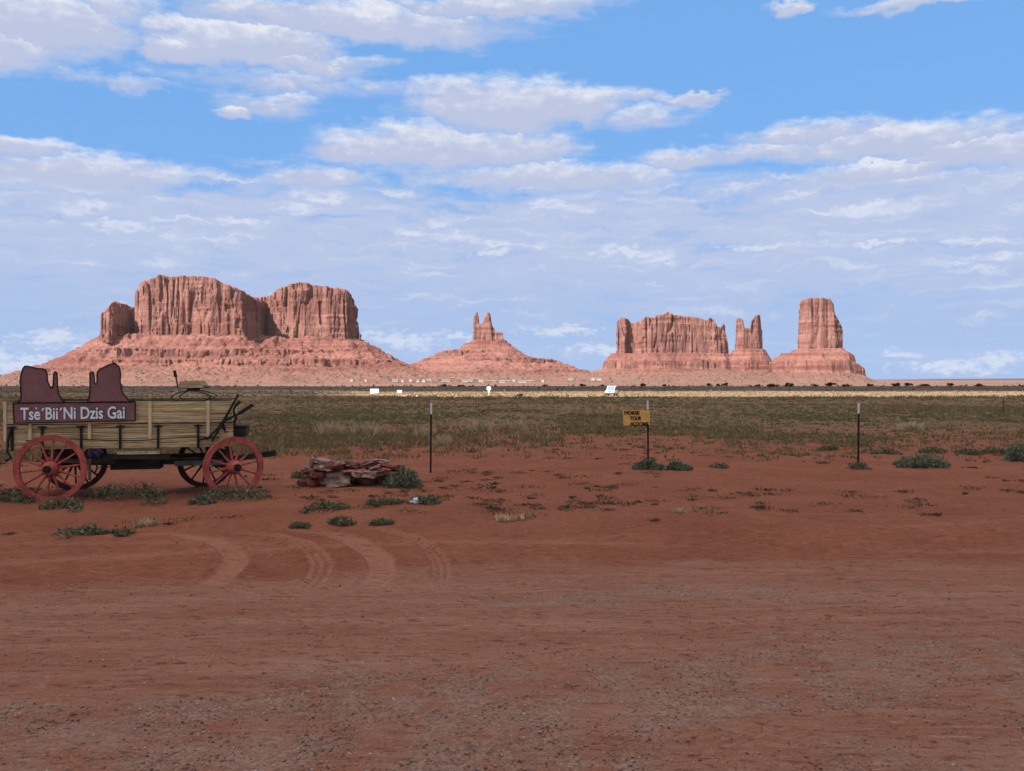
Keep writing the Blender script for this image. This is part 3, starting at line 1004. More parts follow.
# ---- the fluted group on the right: three things that stand apart on one plinth
D3 = 3800.0
stage = thing('fluted_butte', 'long fluted sandstone butte with a jagged crest, left of the twin pinnacles', 'butte', ((672 - CX) / F * D3, D3, 0))
crest = [(612, 324), (617, 321), (621, 317), (628, 318.5), (631, 322.5), (641, 321), (646, 316.5), (654, 318), (657, 315), (663, 315), (668, 311.5), (674, 315),
         (681, 316), (691, 316), (700, 318.5), (706, 320.5), (711, 316.5), (715, 319.5), (717.7, 326.3), (720.6, 327), (723.6, 323.4), (727, 327), (730, 340)]
cliffs('cliff', [([(618, -4), (626, -8), (632, 0), (640, -3), (652, -6), (670, -8), (686, -5), (700, -7), (714, -4), (722, -2), (728, 4), (728, 20), (617, 20), (616, 6)], crest, 1.6),
    ([(606, -14), (622, -22), (640, -19), (660, -26), (684, -22), (706, -26), (724, -20), (731.5, -4), (731.5, 30), (606, 30)], [(600, 366), (612, 362), (660, 361), (732, 360.5)], 2.5, 0.8)],
       D3, 7.0, stage, 0.6, 1.9, 15.0)
talus('talus_slope', [
    ([(613, -8), (660, -14), (722, -9), (730, 2), (730, 26), (614, 26)], 353.5, 0.6, 1.0, 8, 4.0),
    ([(604, -24), (660, -32), (726, -30), (733, -4), (732, 40), (597, 30)], 369.5, 0.5, 0.28, 10, 0.16),
], D3, (510, 790), (-150, 90), stage, 0.8, 17.0, 0.45)
HF['stage'] = HF[D3]
rebase(stage)

twin = thing('twin_pinnacles', 'narrow sandstone tower split into two pinnacles, between its bigger neighbours', 'butte', ((749 - CX) / F * D3, D3, 0))
cliffs('cliff', [([(735.5, -4), (743, -6), (752, -6), (760, -4), (762, 4), (761, 14), (735, 14)],
                  [(733, 322), (735.3, 319.5), (739.7, 318), (743.3, 320.4), (744.6, 328.3), (750.3, 328.3), (751.4, 321), (755.8, 315), (760, 314.6), (761.5, 330)], 1.0),
    ([(732.5, -15), (745, -23), (758, -19), (767, -8), (767, 22), (732.5, 22)], [(730, 362), (770, 362)], 2.0, 1.3)],
       D3, 7.0, twin, 0.5, 0.9, 22.0)
talus('talus_slope', [
    ([(734.5, -8), (748, -11), (762, -8), (764, 4), (763, 16), (735, 16)], 349.5, 0.6, 1.5, 8, 5.0),
    ([(732, -26), (748, -30), (766, -28), (767, 4), (767, 20), (732, 20)], 371.5, 0.5, 0.34, 10, 0.16),
], D3, (690, 812), (-60, 60), twin, 0.7, 24.0, 0.3)
HF['twin'] = HF[D3]
rebase(twin)

castle = thing('block_butte', 'tall square topped sandstone tower on a broad stepped base, rightmost of the buttes', 'butte', ((820 - CX) / F * D3, D3, 0))
cliffs('cliff', [([(798.5, -2), (804, -10), (822, -12), (835, -10), (842, -2), (842, 24), (799, 24)],
                  [(795, 305), (798.3, 305), (801, 300.5), (808, 299), (815, 298.6), (824, 299), (830.5, 300), (833, 304), (834, 313), (838, 320), (841, 326), (845, 330)], 0.9),
    ([(768.5, -18), (790, -27), (815, -30), (840, -26), (857, -22), (863.5, -10), (863, 30), (768.5, 30)], [(766, 363), (775, 362), (842, 362), (857, 363.5), (864, 368)], 2.0, 0.9)],
       D3, 4.0, castle, 0.6, 1.3, 31.0)
talus('talus_slope', [
    ([(797, -10), (818, -17), (840, -12), (844, 0), (840, 22), (797, 22)], 348.8, 0.8, 0.7, 8, 4.0),
    ([(783, -12), (818, -20), (836, -16), (838, 0), (838, 24), (783, 24)], 353.5, 1.2, 0.52, 13, 4.0),
    ([(768, -38), (818, -46), (850, -40), (857, -8), (854, 20), (768, 30)], 373.5, 0.5, 0.4, 9, 0.5),
], D3, (705, 935), (-110, 90), castle, 0.7, 33.0, 0.36)
HF['castle'] = HF[D3]
rebase(castle)

# far low tablelands on both sides of the horizon
def tableland(pts, D, depth, nm):
    k = D / F
    bm = bmesh.new()
    prism(bm, [((p[0] - CX) * k, D, CAMZ + (HY - p[1]) * k) for p in pts], (0, depth, 0))
    o = obj(nm, bm, M_far)
    o['kind'] = 'structure'


M_far = worn('far_tableland', (0.09, 0.065, 0.07), (0.15, 0.105, 0.1), 0.002, 0.95, (1, 1, 4), 0)
tableland([(862, 384), (866, 380.6), (910, 379.8), (960, 379.0), (1010, 378.4), (1150, 378.2), (1300, 384)], 14000, 2500, 'far_hills')
tableland([(-260, 386), (-240, 376), (-60, 375.5), (4, 377), (20, 376.2), (46, 377.5), (60, 381), (90, 386)], 7000, 1500, 'far_hills')

# ------------------------------------------------------------------ clouds whose shadows lie on the plain
def cloud_over(name, polys, alt, thick, h):
    """cloud whose shadow falls on the given ground polygons"""
    off = sdir * (alt / sdir.z)
    allp = np.concatenate([np.asarray(p, float) for p in polys])
    x0, x1 = allp[:, 0].min() - 60, allp[:, 0].max() + 60
    y0, y1 = allp[:, 1].min() - 60, allp[:, 1].max() + 60
    xs = np.arange(x0, x1, h); yv = np.arange(y0, y1, h); zs = np.arange(-thick, thick, h)
    gx, gy = np.meshgrid(xs, yv, indexing='ij')
    d = None
    for p in polys:
        q = sdpoly(gx, gy, p)
        d = q if d is None else np.minimum(d, q)
    d = d + 9 * fbm(gx * 0.012, gy * 0.012, 1.0, 3) + 5 * fbm(gx * 0.05, gy * 0.05, 2.0, 2)
    zz = zs[None, None, :]
    # billows above a flatter base; thin towards the rim
    rise = np.where(zz > 0, zz / (thick * 0.8), -zz / (thick * 0.35))
    f = d[..., None] + 26 * rise ** 2 + 14 * fbm(gx[..., None] * 0.03, gy[..., None] * 0.03, zz * 0.03, 3) * (np.abs(zz) > h)
    f[0] = f[-1] = 1
    f[:, 0] = f[:, -1] = 1
    f[:, :, 0] = f[:, :, -1] = 1
    v, q = surface_nets(f.astype(np.float32), (x0, y0, -thick), h)
    v = v + np.array(off)[None, :]
    o = mesh_np(name, v, q, M_cloud, None, True)
    o['kind'] = 'structure'


M_cloud, N, b = pmat('cloud_vapour', (0.9, 0.9, 0.92), 1.0, 0.0)
tl = N.node('ShaderNodeBsdfTranslucent')
tl.inputs[0].default_value = (0.95, 0.93, 0.9, 1)
mx = N.node('ShaderNodeMixShader')
mx.inputs[0].default_value = 0.6
M_cloud.node_tree.links.new(b.outputs[0], mx.inputs[1])
M_cloud.node_tree.links.new(tl.outputs[0], mx.inputs[2])
M_cloud.node_tree.links.new(mx.outputs[0], M_cloud.node_tree.nodes['Material Output'].inputs[0])
shade = [
    [(-520, -260), (420, -260), (440, 60), (420, 134), (150, 134), (-20, 136), (-50, 136), (-58, 190), (-72, 240), (-84, 252), (60, 262), (240, 266), (700, 262), (700, 395), (200, 400), (-60, 392), (-210, 400), (-420, 400), (-520, 300)],
]
cloud_over('cloud', shade, 800.0, 60.0, 7.0)

# ------------------------------------------------------------------ blades, leaves
def blades(pos, hgt, wid, lean, tint, name, mat, n=7, spread=0.5, parent=None):
    """tufts of narrow upright blades; pos (k,3), hgt (k,), tint (k,3)"""
    k = len(pos)
    P_ = np.repeat(pos, n, 0)
    H_ = np.repeat(hgt, n) * rng.uniform(0.5, 1.1, k * n)
    Wd = np.repeat(wid, n) * rng.uniform(0.6, 1.3, k * n)
    a = rng.uniform(0, 2 * np.pi, k * n)
    r = np.sqrt(rng.uniform(0, 1, k * n)) * np.repeat(hgt, n) * spread
    base = P_ + np.stack([np.cos(a) * r, np.sin(a) * r, np.zeros_like(a)], 1)
    b2 = rng.uniform(0, 2 * np.pi, k * n)
    side = np.stack([np.cos(b2), np.sin(b2), np.zeros_like(b2)], 1) * Wd[:, None]
    tipd = np.stack([np.cos(a) * lean, np.sin(a) * lean, np.ones_like(a)], 1) * H_[:, None]
    v = np.concatenate([base - side, base + side, base + tipd + side * 0.15], 0)
    m_ = k * n
    f = np.stack([np.arange(m_), np.arange(m_) + m_, np.arange(m_) + 2 * m_], 1)
    t = np.repeat(tint, n, 0) * rng.uniform(0.75, 1.25, (k * n, 1))
    return mesh_np(name, v, f, mat, parent, False, {'tint': np.concatenate([t, t, t], 0)})


def screen_scatter(n, y0, y1, x0=-90, x1=1114):
    """random ground points spread evenly over a strip of the view"""
    dd = np.geomspace(4, 150, 400)
    yy = HY + (CAMZ - np.interp(dd, _PD, _PZ)) / dd * F
    py = rng.uniform(y0, y1, n)
    d = np.interp(-py, -yy, dd)
    px = rng.uniform(x0, x1, n)
    x = (px - CX) / F * d
    return x, d, ground_z(x, d)


def field_grass():
    x, y, z = screen_scatter(60000, 397.2, 462)
    pn = fbm(x * 0.05, y * 0.05, 50.0, 4)
    w = sstep(16, 42, y + 14 * fbm(x * 0.09, y * 0.09, 11.0, 4))
    pd = fbm(x * 0.25, y * 0.12, 60.0, 3)
    keep = (rng.uniform(0, 1, len(x)) < w * (0.3 + 1.3 * sstep(-0.2, 0.2, pd)))
    x, y, z, pn = x[keep], y[keep], z[keep], pn[keep]
    n = len(x)
    mixv = np.clip(0.38 + 1.3 * pn + rng.normal(0, 0.25, n), 0, 1)[:, None]
    green = np.array([[0.16, 0.15, 0.07]]); brown = np.array([[0.28, 0.18, 0.095]]); pale = np.array([[0.38, 0.28, 0.16]])
    t = green * (1 - mixv) + brown * mixv
    pl = rng.uniform(0, 1, n) < 0.06
    t[pl] = pale
    hgt = rng.uniform(0.04, 0.15, n) * (0.7 + 0.9 * sstep(-.1, .3, pn))
    hgt = hgt * (1 + 1.6 * sstep(60, 140, y))
    o = blades(np.stack([x, y, z - 0.01], 1), hgt, 0.010 + 0.00055 * y, 0.35, t, 'grass', M_grass, 7, 1.3)
    o['kind'] = 'stuff'


field_grass()


def straw_grass():
    n = 9000
    y = rng.uniform(150, 270, n)
    x = rng.uniform(-1, 1, n) * (0.65 * y + 10)
    z = np.interp(y, _PD, _PZ)
    m_ = rng.uniform(0, 1, (n, 1))
    t = np.array([[0.33, 0.245, 0.15]]) * m_ + np.array([[0.19, 0.13, 0.08]]) * (1 - m_)
    dk = rng.uniform(0, 1, n) < 0.24
    t[dk] = (0.16, 0.13, 0.07)
    o = blades(np.stack([x, y, z], 1), rng.uniform(0.15, 0.4, n), np.full(n, 0.09), 0.4, t, 'straw_grass', M_grass, 5, 1.2)
    o['kind'] = 'stuff'


straw_grass()


def gravel():
    n = 60000
    dd = np.geomspace(2.6, 40, 300)
    yy = HY + (CAMZ + 0.14 - np.interp(dd, _PD, _PZ)) / dd * F
    py = np.concatenate([rng.uniform(585, 800, n), rng.uniform(448, 600, 16000)])
    d = np.interp(-py, -yy, dd)
    x = (rng.uniform(-120, 1144, len(py)) - CX) / F * d
    e = road_e(x, d)
    al_, ac_ = x + 0.13 * d, d - 0.13 * x
    gw = sstep(0.02, 0.22, fbm(al_ * 0.35, ac_ * 0.9, 21.0, 4) + 0.32 - 0.16 * np.maximum(ac_ - 3.6, 0) + 0.05 * al_)
    clump = sstep(-0.1, 0.25, fbm(al_ * 0.5, ac_ * 2.5, 44.0, 3))
    keep = rng.uniform(0, 1, len(x)) < np.where(e < 0, 0.16 + 0.3 * clump + 0.35 * gw, 0.5)
    x, d, gw = x[keep], d[keep], gw[keep]
    k = len(x)
    near_ = np.ones(k)
    z = ground_z(x, d) + 0.030 * fbm(al_[keep] * 0.22, ac_[keep] * 2.6, 2.0, 4, 0.6) * (road_e(x, d) < 0)
    s = rng.gamma(1.6, 0.0024, k) + 0.0020
    big_ = rng.uniform(0, 1, k) < 0.012
    s[big_] *= 2.4
    s = np.minimum(s * 0.85, 0.014)
    base = np.array([[1, 0, 0], [-1, 0, 0], [0, 1, 0], [0, -1, 0], [0, 0, 1], [0, 0, -1.]])
    tri = np.array([[0, 2, 4], [2, 1, 4], [1, 3, 4], [3, 0, 4], [2, 0, 5], [1, 2, 5], [3, 1, 5], [0, 3, 5]])
    ang = rng.uniform(0, 6.28, k)
    sc = rng.uniform(0.6, 1.3, (k, 6, 1)) * np.array([1, 0.8, 0.6])[None, None]
    v = base[None] * sc * s[:, None, None]
    c_, s_ = np.cos(ang)[:, None], np.sin(ang)[:, None]
    v = np.stack([v[..., 0] * c_ - v[..., 1] * s_, v[..., 0] * s_ + v[..., 1] * c_, v[..., 2]], -1)
    v = v + np.stack([x, d, z + s * 0.25], -1)[:, None, :]
    f = (tri[None] + (np.arange(k) * 6)[:, None, None]).reshape(-1, 3)
    pal = np.array([[0.25, 0.15, 0.12], [0.15, 0.1, 0.085], [0.36, 0.18, 0.13], [0.46, 0.34, 0.28], [0.3, 0.22, 0.195], [0.27, 0.1, 0.065]])
    pi = rng.choice(6, k, p=[0.26, 0.24, 0.22, 0.08, 0.12, 0.08])
    t = np.repeat(pal[pi] * rng.uniform(0.8, 1.2, (k, 1)), 6, 0)
    o = mesh_np('gravel', v.reshape(-1, 3), f, M_gravel, None, False, {'tint': t})
    o['kind'] = 'stuff'


gravel()


def leafy(name, rx, ry, h, n, leaf, mat, upright=0.4):
    """low clump of small leaves spread through a mound's volume (unit-free metres)"""
    th = rng.uniform(0, 2 * np.pi, n)
    # several lobes, so the outline stays uneven
    nl = 16
    lc = np.stack([np.linspace(-0.8, 0.8, nl)[rng.permutation(nl)] + rng.normal(0, 0.03, nl), rng.uniform(-0.75, 0.75, nl), rng.uniform(0.35, 1.0, nl)], 1)
    li = rng.integers(0, nl, n)
    rr = np.sqrt(rng.uniform(0, 1, n)) * rng.uniform(0.24, 0.42, nl)[li]
    ux = lc[li, 0] + np.cos(th) * rr
    uy = lc[li, 1] + np.sin(th) * rr
    edge = np.sqrt(np.clip(1 - (np.hypot(ux, uy) * 0.85) ** 2, 0.05, 1))
    uz = rng.uniform(0, 1, n) ** 0.7 * edge * lc[li, 2]
    c = np.stack([ux * rx, uy * ry, uz * h], 1)
    d = rng.normal(0, 1, (n, 3)); d[:, 2] = np.abs(d[:, 2]) + upright
    d /= np.linalg.norm(d, axis=1)[:, None]
    s = rng.normal(0, 1, (n, 3))
    s = np.cross(d, s); s /= np.linalg.norm(s, axis=1)[:, None]
    L = leaf * rng.uniform(0.6, 1.5, n)[:, None]
    v = np.concatenate([c - s * L * 0.22, c + s * L * 0.22, c + d * L], 0)
    v[:, 2] = np.maximum(v[:, 2], 0)
    f = np.stack([np.arange(n), np.arange(n) + n, np.arange(n) + 2 * n], 1)
    t = np.clip(0.45 + rng.normal(0, 0.28, n), 0, 1)
    t3 = np.repeat(np.concatenate([t, t, t])[:, None], 3, 1)
    return mesh_np(name, v, f, mat, None, False, {'tint': t3})


def plant_at(px, py, wpx, hpx, label, kind, group=None, first={}):
    x, y, z = gp(px, py)
    k = y / F
    w, h = wpx * k, hpx * k
    if kind == 'bush':
        o = leafy('bush', w / 2.1, w / 3.0, h * 1.2, int(900 + 1900 * w), 0.052, M_leaf)
        cat = 'bush'
    elif kind == 'weed':
        o = leafy('weed', w / 2.1, w / 3.2 + 0.05, h * 1.15, int(280 + 800 * w), 0.042, M_weed, 0.15)
        cat = 'weed'
    else:
        n = 16
        pp = np.stack([rng.uniform(-w / 2.4, w / 2.4, n), rng.uniform(-.12, .12, n), np.zeros(n)], 1)
        t = np.repeat(rng.uniform(0.1, 1, (n, 1)), 3, 1)
        o = blades(pp, np.full(n, h * 1.25), np.full(n, 0.006 + 0.0005 * y), 0.45, t, 'grass_tuft', M_straw, 14, 0.25)
        cat = 'grass tuft'
    o.location = (x, y, z - 0.01)
    o.rotation_euler = (0, 0, 0)
    return tag(o, label, cat, group)


# ------------------------------------------------------------------ wagon
A = math.radians(13)
WO = Vector((-5.60, 13.99, 0.0))
U = Vector((math.cos(A), math.sin(A), 0))
NV = Vector((-math.sin(A), math.cos(A), 0))
wagon = thing('farm_wagon', 'old wooden farm wagon with red spoked wheels and a tan plank box', 'wagon', WO, A)


def wl(px, py, yl):
    """local (x, z) on the wagon's lengthwise plane at local y"""
    r = (px - CX) / F
    b0 = WO + NV * yl
    x = (r * b0.y - b0.x) / (U.x - r * U.y)
    dep = b0.y + x * U.y
    return x, CAMZ + (HY - py) / F * dep


def L3(px, py, yl):
    x, z = wl(px, py, yl)
    return Vector((x, yl, z))


BX0, BX1 = -1.93, 1.25
HB = 0.53         # half width of the box
Z0, Z1, Z2 = 0.735, 1.105, 1.435


def planks(name, z_edges, y, thick, mat, parent, x0=BX0, x1=BX1):
    bm = bmesh.new()
    for i, (a, b_) in enumerate(zip(z_edges, z_edges[1:])):
        dy = 0.004 * ((i % 2) * 2 - 1)
        box(bm, ((x0 + x1) / 2, y + dy, (a + b_) / 2), (x1 - x0, thick, b_ - a - 0.013), None, 0.004)
    return obj(name, bm, mat, parent)


for sy in (-1, 1):
    low_ = planks('side_panel', [Z0, 0.83, 0.96, Z1 - 0.012], sy * HB, 0.03, M_wood, wagon)
    up_ = planks('top_panel', [Z1 + 0.006, 1.275, Z2], sy * (HB + 0.012), 0.028, M_wood, wagon, BX0 + 0.02, BX1 - 0.02)
    for p in (5, 30, 89.5, 150, 208):
        bm = bmesh.new()
        x = wl(p, 420, -HB - 0.04)[0]
        box(bm, (x, sy * (HB + 0.045), (Z2 + 0.865) / 2), (0.045, 0.03, Z2 - 0.865), None, 0.004)
        obj('stake', bm, M_wood_pale, wagon)
    for p in (12, 42, 81, 120, 158, 198):
        bm = bmesh.new()
        x = wl(p, 436, -HB - 0.04)[0]
        box(bm, (x, sy * (HB + 0.036), 0.90), (0.035, 0.024, 0.36))
        box(bm, (x, sy * (HB + 0.045), 1.06), (0.12, 0.02, 0.022))
        obj('iron_strap', bm, M_iron, wagon)
    for z_, y_, l_ in ((Z1 - 0.004, HB + 0.03, 0.01), (Z2 + 0.008, HB + 0.012, 0.03)):  # lower strip draws the shadow line between the panels as a dark part
        bm = bmesh.new()
        box(bm, ((BX0 + BX1) / 2, sy * y_, z_), (BX1 - BX0 - l_, 0.034, 0.016))
        obj('edging_and_shade_strip', bm, M_iron, wagon)
    # thin rod along the side, sagging slightly
    bm = bmesh.new()
    tube(bm, [(BX0 + 0.3 + (BX1 - BX0 - 0.5) * t, sy * (HB + 0.062), 0.868 + 0.02 * math.sin(t * 9)) for t in np.linspace(0, 1, 18)], 0.009, 6)
    obj('side_rod', bm, M_iron, wagon)
for nm, x in (('tailgate', BX0 + 0.02), ('front_board', BX1 - 0.03)):
    bm = bmesh.new()
    for (a, b_) in ((Z0, 0.9), (0.9, Z1), (Z1, 1.27), (1.27, Z2)):
        box(bm, (x, 0, (a + b_) / 2), (0.028, 2 * HB - 0.04, b_ - a - 0.008), None, 0.004)
    obj(nm, bm, M_wood, wagon)
bm = bmesh.new()
for i in range(6):
    box(bm, ((BX0 + BX1) / 2, -HB + 0.09 + i * 0.175, Z0 + 0.012), (BX1 - BX0 - 0.06, 0.168, 0.024))
obj('bed', bm, M_wood, wagon)
# low bolster / toe box at the front
a_, b_ = L3(233, 427, -0.4), L3(246, 437, -0.4)
bm = bmesh.new()
box(bm, ((a_.x + b_.x) / 2, 0, (a_.z + b_.z) / 2), (b_.x - a_.x, 0.86, a_.z - b_.z), None, 0.006)
box(bm, ((a_.x + b_.x) / 2, 0, a_.z + 0.012), (b_.x - a_.x + 0.05, 0.9, 0.02), None, 0.004)
obj('footboard', bm, M_wood_dark, wagon)

TRK = 0.72
WHEELS = []


def spoke_bm(r_hub, r_rim, ang, c):
    bm = bmesh.new()
    d = Vector((math.cos(ang), 0, math.sin(ang)))
    c = Vector(c)
    tube(bm, [c + d * r_hub * 0.8 + Vector((0, 0.012, 0)), c + d * (r_hub + 0.05) + Vector((0, 0.008, 0)), c + d * (r_hub + r_rim) * 0.52, c + d * r_rim], [0.023, 0.02, 0.014, 0.015], 8)
    return bm


def wheel(x, y, R, nsp, steer, ph, mat, dish):
    w = bmesh.new()
    ring_y(w, (0, 0, 0), R - 0.082, R - 0.012, 0.055)
    wo_ = obj('wheel', w, mat, wagon)
    wo_.location = (x, y, R - 0.02)
    wo_.rotation_euler = (0, 0, steer + (math.pi if dish < 0 else 0))
    t = bmesh.new()
    ring_y(t, (0, 0, 0), R - 0.011, R, 0.06)
    obj('tyre', t, mat if mat is M_red else M_iron, wo_)
    hb = bmesh.new()
    lathe_y(hb, [(0.05, 0.13), (0.075, 0.13), (0.088, 0.08), (0.105, 0.05), (0.108, -0.05), (0.09, -0.09), (0.078, -0.17), (0.066, -0.19), (0.06, -0.19)], (0, 0, 0))
    obj('hub', hb, mat, wo_, True)
    cap = bmesh.new()
    lathe_y(cap, [(0.056, -0.185), (0.056, -0.2), (0.042, -0.2), (0.04, -0.193), (0.026, -0.193), (0.024, -0.225), (0.01, -0.23)], (0, 0, 0), 16)
    obj('hub_cap', cap, M_iron, wo_)
    for i in range(nsp):
        obj('spoke', spoke_bm(0.09, R - 0.06, ph + 2 * math.pi * i / nsp, (0, 0, 0)), mat, wo_, True)
    return wo_


ST = math.radians(-2)
xr_, xf_ = -1.265, 0.995
STEER = math.radians(22)
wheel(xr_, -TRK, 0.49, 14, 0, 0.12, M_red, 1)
wheel(xr_, TRK, 0.49, 14, 0, 0.2, M_red_shade, -1)
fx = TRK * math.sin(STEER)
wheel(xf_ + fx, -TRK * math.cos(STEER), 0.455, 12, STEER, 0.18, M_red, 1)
wheel(xf_ - fx, TRK * math.cos(STEER), 0.455, 12, STEER, 0.1, M_red_shade, -1)
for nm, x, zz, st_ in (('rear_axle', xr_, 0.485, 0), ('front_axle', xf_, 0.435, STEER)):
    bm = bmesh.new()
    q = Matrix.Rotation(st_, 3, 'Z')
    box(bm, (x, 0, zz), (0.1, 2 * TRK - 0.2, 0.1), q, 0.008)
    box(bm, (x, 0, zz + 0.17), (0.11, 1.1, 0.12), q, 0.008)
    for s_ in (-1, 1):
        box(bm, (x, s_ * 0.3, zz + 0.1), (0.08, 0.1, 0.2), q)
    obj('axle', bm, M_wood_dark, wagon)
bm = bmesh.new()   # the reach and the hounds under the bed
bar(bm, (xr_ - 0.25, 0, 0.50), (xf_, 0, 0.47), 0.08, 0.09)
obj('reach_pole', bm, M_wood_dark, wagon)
for s_ in (-1, 1):
    bm = bmesh.new()
    bar(bm, (0.35, s_ * 0.06, 0.45), (xf_ + 0.1, s_ * 0.42, 0.49), 0.05, 0.08)
    obj('hound', bm, M_wood_grey, wagon)
    bm = bmesh.new()
    bar(bm, (xr_ + 0.9, s_ * 0.05, 0.5), (xr_ - 0.05, s_ * 0.42, 0.56), 0.05, 0.07)
    obj('hound', bm, M_wood_grey, wagon)
for y_, q0, q1 in ((-0.42, (82, 456), (170, 457)), (0.40, (60, 458), (210, 455))):
    bm = bmesh.new()
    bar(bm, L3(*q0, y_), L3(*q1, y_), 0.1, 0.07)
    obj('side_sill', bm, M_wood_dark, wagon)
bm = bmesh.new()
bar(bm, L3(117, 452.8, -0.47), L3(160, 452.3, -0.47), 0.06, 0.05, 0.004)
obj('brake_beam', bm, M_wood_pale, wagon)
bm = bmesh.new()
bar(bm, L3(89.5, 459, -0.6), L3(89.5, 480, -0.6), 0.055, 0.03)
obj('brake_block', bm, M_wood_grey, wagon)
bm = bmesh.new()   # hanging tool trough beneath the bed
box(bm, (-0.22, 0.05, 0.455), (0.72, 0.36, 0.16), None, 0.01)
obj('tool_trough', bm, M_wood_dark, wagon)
for r_, y_, pp in ((0.014, -0.57, ((93, 450), (95, 458), (97, 468), (94, 474), (91, 470))), (0.011, -0.55, ((100, 452), (103, 462), (101, 471), (96, 476))),
                   (0.018, -0.6, ((11, 428), (8, 440), (7, 452), (11, 458), (5, 461)))):
    bm = bmesh.new()
    tube(bm, [L3(*p, y_) for p in pp], r_, 6)
    obj('chain', bm, M_iron, wagon)
bm = bmesh.new()
bmesh.ops.create_icosphere(bm, subdivisions=3, radius=1, matrix=Matrix.Translation(L3(95, 453, -0.52)) @ Matrix.Diagonal((0.11, 0.06, 0.075, 1)))
for v in bm.verts:
    v.co += v.normal * 0.02 * math.sin(v.co.x * 60 + v.co.z * 47)
pc = obj('bundle', bm, M_purple)
pc.location = WO; pc.rotation_euler = (0, 0, A)
tag(pc, 'small crumpled purple cloth bundle tucked under the wagon box beside the rear wheel', 'cloth')
# tongue
bm = bmesh.new()
q = Matrix.Rotation(STEER, 3, 'Z') @ Vector((1, 0, 0))
t0, t1 = Vector((xf_, 0, 0.47)), Vector((xf_ + 0.916 * math.cos(STEER), 0.916 * math.sin(STEER), 0.56))
tm = t0.lerp(t1, 0.8)
bar(bm, t0, tm, 0.07, 0.085)
bar(bm, t0.lerp(t1, 0.78), t1, 0.09, 0.10, 0.008)
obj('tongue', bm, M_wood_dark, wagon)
# brake lever and rods at the front
bm = bmesh.new()
bar(bm, L3(212, 441, -0.62), L3(238.5, 394.5, -0.62), 0.03, 0.035)
bar(bm, L3(206, 440, -0.6), L3(228, 418, -0.6), 0.03, 0.03)
bar(bm, L3(219, 424, -0.63), L3(240, 413, -0.64), 0.04, 0.035)
bar(bm, L3(239, 413.5, -0.64), L3(253, 404.5, -0.64), 0.05, 0.055, 0.006)
bar(bm, L3(199, 440, -0.6), L3(214, 437, -0.6), 0.03, 0.03)
obj('brake_lever', bm, M_iron, wagon)
bm = bmesh.new()
tube(bm, [L3(236, 405, -0.35), L3(240, 401, -0.35)], 0.03, 6)
tube(bm, [L3(236, 405, -0.35), L3(233, 410, -0.35), L3(236, 418, -0.35), L3(233, 426, -0.35)], 0.022, 6)
tube(bm, [L3(222, 424, -0.55), L3(228, 436, -0.5), L3(230, 450, -0.4), L3(226, 462, -0.35)], 0.03, 6)
tube(bm, [L3(235, 414, -0.5), L3(235, 440, -0.5)], 0.008, 6)
obj('front_iron', bm, M_iron, wagon)
# spring seat
def seat_x(px, py):
    return wl(px, py, -0.45)


seat_parts = []
z_s = wl(190, 387.5, -0.45)[1]
xs0, xs1 = wl(178.5, 388, -0.45)[0], wl(204, 388, -0.45)[0]
bm = bmesh.new()
box(bm, ((xs0 + xs1) / 2, 0, z_s), (xs1 - xs0, 0.92, 0.025), None, 0.004)
seat = obj('seat', bm, M_wood_dark, wagon)
for sy in (-0.45, 0.45):
    bm = bmesh.new()
    pts = [wl(*p, -0.45) for p in ((178.5, 387.8), (179.5, 381.5), (198.5, 380.2), (200.5, 383), (204, 387.8))]
    prism(bm, [(p[0], sy - 0.012, p[1]) for p in pts], (0, 0.024, 0))
    obj('end_panel', bm, M_wood, seat)
bm = bmesh.new()
p0, p1, p2_ = wl(178, 388, -0.45), wl(175.8, 377, -0.45), wl(174.2, 370.3, -0.45)
bar(bm, (p0[0], -0.44, p0[1]), (p1[0], -0.44, p1[1]), 0.026, 0.02)
bar(bm, (p1[0], -0.44, p1[1]), (p2_[0], -0.44, p2_[1]), 0.03, 0.045, 0.004)
obj('back_upright', bm, M_iron, seat)
for sy in (-0.44, 0.44):
    bm = bmesh.new()
    pts = [wl(*p, -0.45) for p in ((171, 397.5), (175, 394.3), (181, 391.8), (190, 390.8), (199, 391.8), (206, 393.8), (212, 396.5))]
    for a, b2 in zip(pts, pts[1:]):
        bar(bm, (a[0], sy, a[1]), (b2[0], sy, b2[1]), 0.04, 0.014)
    a, b2 = wl(171, 397.5, -0.45), wl(177, 401.5, -0.45)
    bar(bm, (a[0], sy, a[1]), (b2[0], sy, b2[1]), 0.04, 0.012)
    a, b2 = wl(212, 396.5, -0.45), wl(203, 401.5, -0.45)
    bar(bm, (a[0], sy, a[1]), (b2[0], sy, b2[1]), 0.04, 0.012)
    a = wl(190, 389.3, -0.45)
    box(bm, (a[0], sy, a[1]), (0.1, 0.04, 0.05))
    obj('spring', bm, M_iron, seat)

